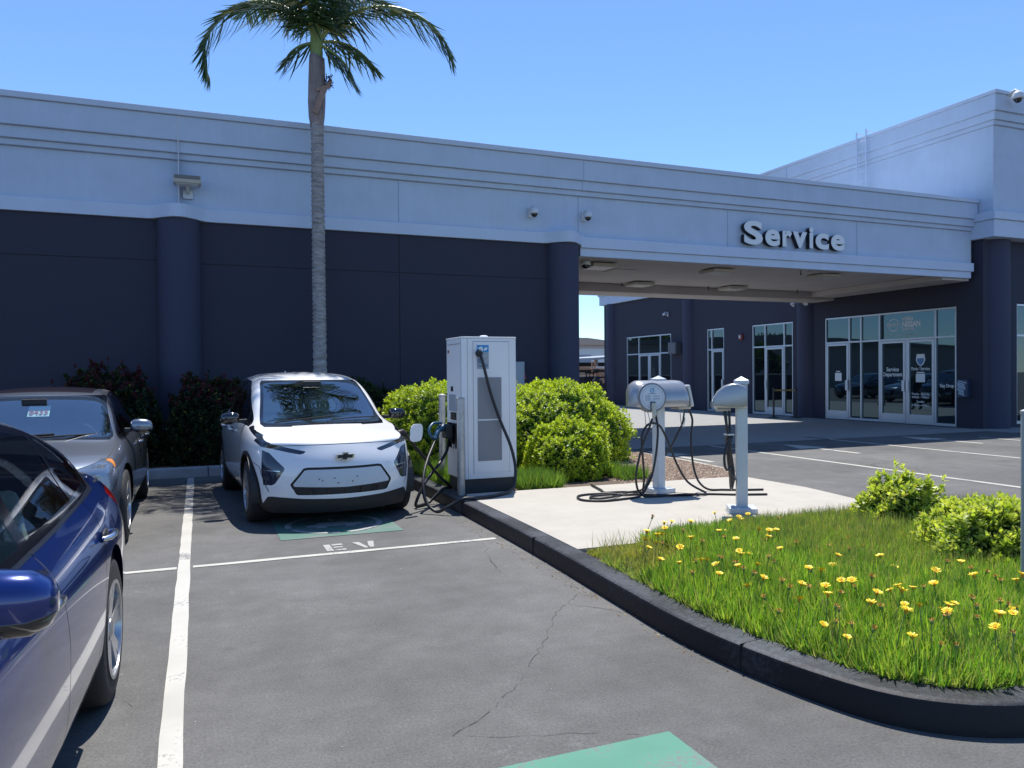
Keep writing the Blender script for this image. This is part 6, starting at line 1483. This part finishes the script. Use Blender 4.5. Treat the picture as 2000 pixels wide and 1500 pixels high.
# gravel and leaf litter
def pebbles(name, label, n, region, z, sr, cols, seed):
    g = np.random.default_rng(seed); P = np.array(region); q = g.uniform(P.min(0), P.max(0), (n*3, 2)); q = q[inpoly(q, region)][:n]; n = len(q)
    oc = np.array([(1, 0, 0), (-1, 0, 0), (0, 1, 0), (0, -1, 0), (0, 0, 1), (0, 0, -1)]); s_ = g.uniform(*sr, (n, 1, 1))*g.uniform(.5, 1.2, (n, 1, 3))*np.array([1, 1, .6])
    V = oc[None]*s_; a = g.uniform(0, 6.28, n); c, s2 = np.cos(a)[:, None], np.sin(a)[:, None]; X = V[:, :, 0]*c-V[:, :, 1]*s2; Y = V[:, :, 0]*s2+V[:, :, 1]*c
    V = np.stack([X+q[:, 0, None], Y+q[:, 1, None], V[:, :, 2]+z], 2).reshape(-1, 3)
    f = np.array([(0, 2, 4), (2, 1, 4), (1, 3, 4), (3, 0, 4)]); F = (np.arange(n)[:, None, None]*6+f[None]).reshape(-1, 3)
    me = bpy.data.meshes.new(name); me.from_pydata(V.tolist(), [], F.tolist()); at = me.attributes.new('leaf', 'FLOAT_COLOR', 'POINT')
    C = np.array(cols)[g.integers(0, len(cols), n)]*g.uniform(.7, 1.2, (n, 1)); cc = np.ones((n, 6, 4), np.float32); cc[:, :, :3] = C[:, None]; at.data.foreach_set('color', cc.ravel())
    m = MT.get('stone_chip')
    if not m:
        m = bpy.data.materials.new('stone_chip'); nt, N, L, P2 = nodes(m); a_ = N.new('ShaderNodeAttribute'); a_.attribute_name = 'leaf'; L.new(a_.outputs[0], P2.inputs['Base Color']); P2.inputs['Roughness'].default_value = .85; MT['stone_chip'] = m
    me.materials.append(m); return tag(link(bpy.data.objects.new(name, me), None), label, 'gravel', None, 'stuff')
pebbles('gravel', 'reddish brown gravel patch behind the pale slab', 15000, [(5.0, 8.5), (6.7, 8.42), (7.2, 9.4), (7.3, 12.2), (5.6, 12.0), (5.1, 10)], .122, (.009, .022), [(.34, .24, .17), (.26, .17, .12), (.42, .34, .26), (.20, .13, .09)], 31)
pebbles('leaf_litter', 'dry brown leaf litter under the dark hedges', 6000, [(-4, 12.95), (3, 12.95), (3, 14.1), (-4, 14.1)], .122, (.010, .025), [(.20, .12, .07), (.12, .08, .05), (.28, .18, .10)], 32)
pebbles('asphalt_chips', 'tiny pale chips and grit scattered over the parking asphalt', 260, [(-3, 1), (2.5, 1), (2.5, 12), (-3, 12)], .002, (.002, .005), [(.5, .49, .47), (.3, .3, .3)], 33)
pebbles('kerb_litter', 'dry leaf bits and grit collected along the foot of the kerb', 700, [(2.44, 3.2), (2.50, 3.2), (2.58, 5.6), (2.65, 9), (2.65, 12), (2.50, 12), (2.44, 6)], .002, (.004, .011), [(.24, .16, .09), (.34, .27, .17), (.2, .2, .2)], 34)
# yellow gazanias
YEL = mat('petal_yellow', (.85, .62, .01), .5); ORG = mat('petal_orange', (.55, .26, .04), .6); STM = mat('flower_stem', (.14, .22, .05), .6); CEN = mat('flower_centre', (.55, .27, .01), .7)
def flower(open_, seed):
    rr = random.Random(seed)
    t = thing('gazania_flower' if open_ else 'wilted_flower', '', 'flower', (0, 0, 0))
    MB().tube([(0, 0, -.16), (.01, .005, -.08), (0, 0, 0)], .0022, 5).build('stem', STM, t, local=True)
    b = MB(); n = 15 if open_ else 11; R = .0255 if open_ else .022
    for i in range(n):
        a = 2*math.pi*(i+rr.uniform(-.2, .2))/n; e = rr.uniform(.15, .5) if open_ else rr.uniform(.3, 1.35); w = .0052 if open_ else .0026; c, s_ = math.cos(a), math.sin(a)
        r1, r2 = R*.6*math.cos(e), R*math.cos(e); z1, z2 = .004+R*.6*math.sin(e), .004+R*math.sin(e)
        b.add([(.004*c, .004*s_, .002), (r1*c-w*s_, r1*s_+w*c, z1), (r2*c-w*.5*s_, r2*s_+w*.5*c, z2), (r2*c+w*.5*s_, r2*s_-w*.5*c, z2), (r1*c+w*s_, r1*s_-w*c, z1)], [(0, 1, 2, 3, 4)])
    b.build('petals', YEL if open_ else ORG, t, local=True)
    MB().lathe([(.002, -.012), (.006, -.008), (.0075, .0), (.006, .007), (.001, .009)], (0, 0, 0), n=10).build('centre', CEN if open_ else STM, t, local=True, smooth=60)
    return t
YF = [(3.87, 5.15, 0.4), (4.05, 4.96, 0.4), (3.74, 4.79, 0.4), (3.84, 4.81, 0.4), (3.47, 4.91, 0.4), (3.48, 4.58, 0.4), (3.73, 4.45, 0.4), (3.78, 4.4, 0.4), (3.82, 4.37, 0.4), (3.15, 4.78, 0.4), (2.97, 4.74, 0.4), (2.85, 4.43, 0.4), (2.97, 4.6, 0.4), (3.04, 4.65, 0.4), (2.76, 4.38, 0.38), (2.85, 4.15, 0.4), (2.76, 4.24, 0.34), (2.78, 4.06, 0.32), (2.8, 3.86, 0.4), (2.88, 3.91, 0.4), (3.18, 3.98, 0.4), (3.08, 3.69, 0.4), (3.49, 3.96, 0.4), (3.36, 4.24, 0.4), (3.66, 3.64, 0.4), (2.75, 3.62, 0.36), (2.8, 3.44, 0.36), (3.01, 3.25, 0.4), (3.19, 3.39, 0.4), (3.32, 3.43, 0.4), (3.06, 3.13, 0.4), (2.94, 2.99, 0.4), (2.81, 3.05, 0.36), (3.25, 3.21, 0.4), (3.24, 2.96, 0.4), (3.24, 2.88, 0.4), (3.3, 2.86, 0.4), (3.39, 2.96, 0.4), (3.39, 2.87, 0.4), (3.08, 2.85, 0.4), (3.19, 2.75, 0.4), (3.17, 2.65, 0.4), (3.05, 2.62, 0.4), (3.29, 2.62, 0.4), (3.34, 2.63, 0.4), (3.27, 2.58, 0.4), (2.87, 2.95, 0.28), (2.87, 2.8, 0.26), (2.97, 2.52, 0.34), (3.65, 2.96, 0.4), (4.09, 3.14, 0.4), (3.89, 2.91, 0.4), (3.39, 2.41, 0.4), (3.51, 2.43, 0.4), (3.25, 2.33, 0.38), (4.22, 2.87, 0.4), (3.42, 2.66, 0.4), (3.91, 3.16, 0.4)]
OF = [(2.99, 3.77, 0.37), (2.97, 3.3, 0.37), (3.05, 3.24, 0.37), (2.93, 2.93, 0.37), (2.85, 2.83, 0.37), (2.89, 2.79, 0.31), (3.28, 3.14, 0.37), (3.44, 3.18, 0.37), (2.89, 2.89, 0.29), (2.95, 3.57, 0.37), (3.28, 3.77, 0.37), (3.37, 4.37, 0.37), (3.68, 4.33, 0.37), (3.76, 4.11, 0.37), (3.21, 2.53, 0.37), (3.61, 2.71, 0.37), (3.67, 2.57, 0.37), (4.17, 3.14, 0.37), (4.14, 3.02, 0.37), (4.16, 2.98, 0.37), (3.11, 2.41, 0.31), (2.93, 3.31, 0.37), (4.2, 4.79, 0.37), (2.79, 3.18, 0.27), (3.11, 2.82, 0.37), (3.07, 3.04, 0.37), (3.66, 2.6, 0.37), (3.35, 2.49, 0.37), (3.05, 2.44, 0.31), (3.31, 4.78, 0.37), (3.2, 4.4, 0.37), (3.03, 3.96, 0.37), (2.74, 3.86, 0.31), (2.81, 3.31, 0.31), (2.93, 2.7, 0.33), (3.55, 2.94, 0.37), (3.13, 2.55, 0.37), (3.34, 2.31, 0.35)]
g_ = random.Random(9)
def bedpt():
    while True:
        x, y = g_.uniform(2.8, 5.2), g_.uniform(2.4, 5.2)
        if inpoly(np.array([[x, y]]), reg)[0] and kdist(np.array([x]), np.array([y]))[0] > .12 and not (x > 4.35 and y > 3.0): return (x, y, g_.uniform(.30, .41))
YF += [bedpt() for _ in range(34)]; OF += [bedpt() for _ in range(24)]
g_ = random.Random(4); inx = lambda x, y: max(x, 2.78+max(0, (2.7-y))*.9)
for kind, L_ in ((1, YF), (0, OF)):
    protos = [flower(kind, 40+i+10*kind) for i in range(3)]; used = set()
    for i, (x, y, z) in enumerate(L_):
        p = protos[i % 3]; f = p if (i % 3) not in used and not used.add(i % 3) else copy_tree(p)
        f.location = (x, y, z+g_.uniform(-.02, .02)); f.rotation_euler = (g_.uniform(-.35, .35), g_.uniform(-.35, .35), g_.uniform(0, 6.28)); s_ = g_.uniform(.85, 1.15); f.scale = (s_, s_, s_)
        f['label'] = 'open yellow daisy-like flower in the green bed' if kind else 'wilted orange flower head in the green bed'; f['group'] = 'open yellow flowers in the bed' if kind else 'wilted orange flowers in the bed'
for x, y, z in ((3.10, 10.35, .42), (3.13, 10.15, .36), (3.35, 10.2, .34)):   # by the white car
    f = copy_tree(protos[0]); f.location = (x, y, z); f['label'] = 'orange flower in the tufts beside the white car'; f['group'] = 'flowers in the tufts beside the white car'
# ------------------------------------------------------------------ what the glass reflects: the yard behind the long building
def recolour(t, m):
    for ch in t.children:
        if ch.name.startswith('body'): ch.data = ch.data.copy(); ch.data.materials[0] = m
DKP = carpaint('black_paint', (.012, .012, .014), .2, .25)
c = copy_tree(HB, None, (8.2, 24.5, 0), math.radians(80), 'black hatchback parked behind the long building, mirrored in the glass doors'); recolour(c, DKP)
copy_tree(SV, None, (6.6, 28.2, 0), math.radians(95), 'grey saloon parked behind the long building, mirrored in the glass doors')
c = copy_tree(BS, None, (4.2, 33.5, 0), math.radians(85), 'black saloon parked farthest behind the long building, mirrored in glass'); recolour(c, DKP)
copy_tree(HB, None, (24.5, 4.5, 0), math.radians(100), 'white hatchback parked right of the photo, mirrored in the front glazing')
copy_tree(PALM, None, (9.6, 25.8, 0), 2.0, 'palm behind the long building, mirrored in the glass doors')
t = thing('storage_hall', 'pale low hall far behind the long building, mirrored in glass', 'building', (-12, 62, 0))
MB().box(-40, 9, 60, 75, 0, 4.2).build('wall', mat('hall_wall', (.42, .38, .34), .8, var=.05, vs=.5), t)
MB().prism([(-41, 4.2), (10, 4.2), (-15, 5.2)], 59.5, 75.5, 'y').build('roof', mat('hall_roof', (.25, .22, .2), .8), t)
def tree(label, x, y, h, r, seed):
    g = np.random.default_rng(seed); t = thing('broadleaf_tree', label, 'tree', (x, y, 0), 0, 'trees beyond the yard')
    MB().tube([(x, y, -.1), (x+.1, y, h*.3), (x-.1, y+.1, h*.6)], [.22, .17, .09], 8).build('trunk', BARK, t)
    n = 5000; d = unit(g.normal(size=(n, 3))); k = g.integers(0, 9, n); cs = np.column_stack([g.normal(size=9)*r*.45, g.normal(size=9)*r*.45, g.uniform(.45, .85, 9)*h])
    P = cs[k]+d*np.array([.5, .5, .42])*r*(g.random((n, 1))**.4); P[:, 0] += x; P[:, 1] += y
    C = np.array([.05, .10, .03])*g.uniform(.6, 1.5, (n, 1))
    leaf_mesh('crown', P, d+g.normal(size=d.shape)*.5, g.normal(size=d.shape), g.uniform(.2, .4, n), g.uniform(.12, .2, n), C, LEAF, t)
for i, (x, y, h, r) in enumerate(((-4, 66, 5.6, 2.2), (-12, 76, 6.6, 2.8), (4, 70, 5.2, 2.2), (-22, 70, 6.2, 2.6), (-5, 52, 3.8, 1.6))):
    tree(['tree', 'tallest tree', 'small round tree', 'leftmost tree', 'nearest low tree'][i]+' beyond the yard, seen only mirrored in the glass', x, y, h, r, 60+i)
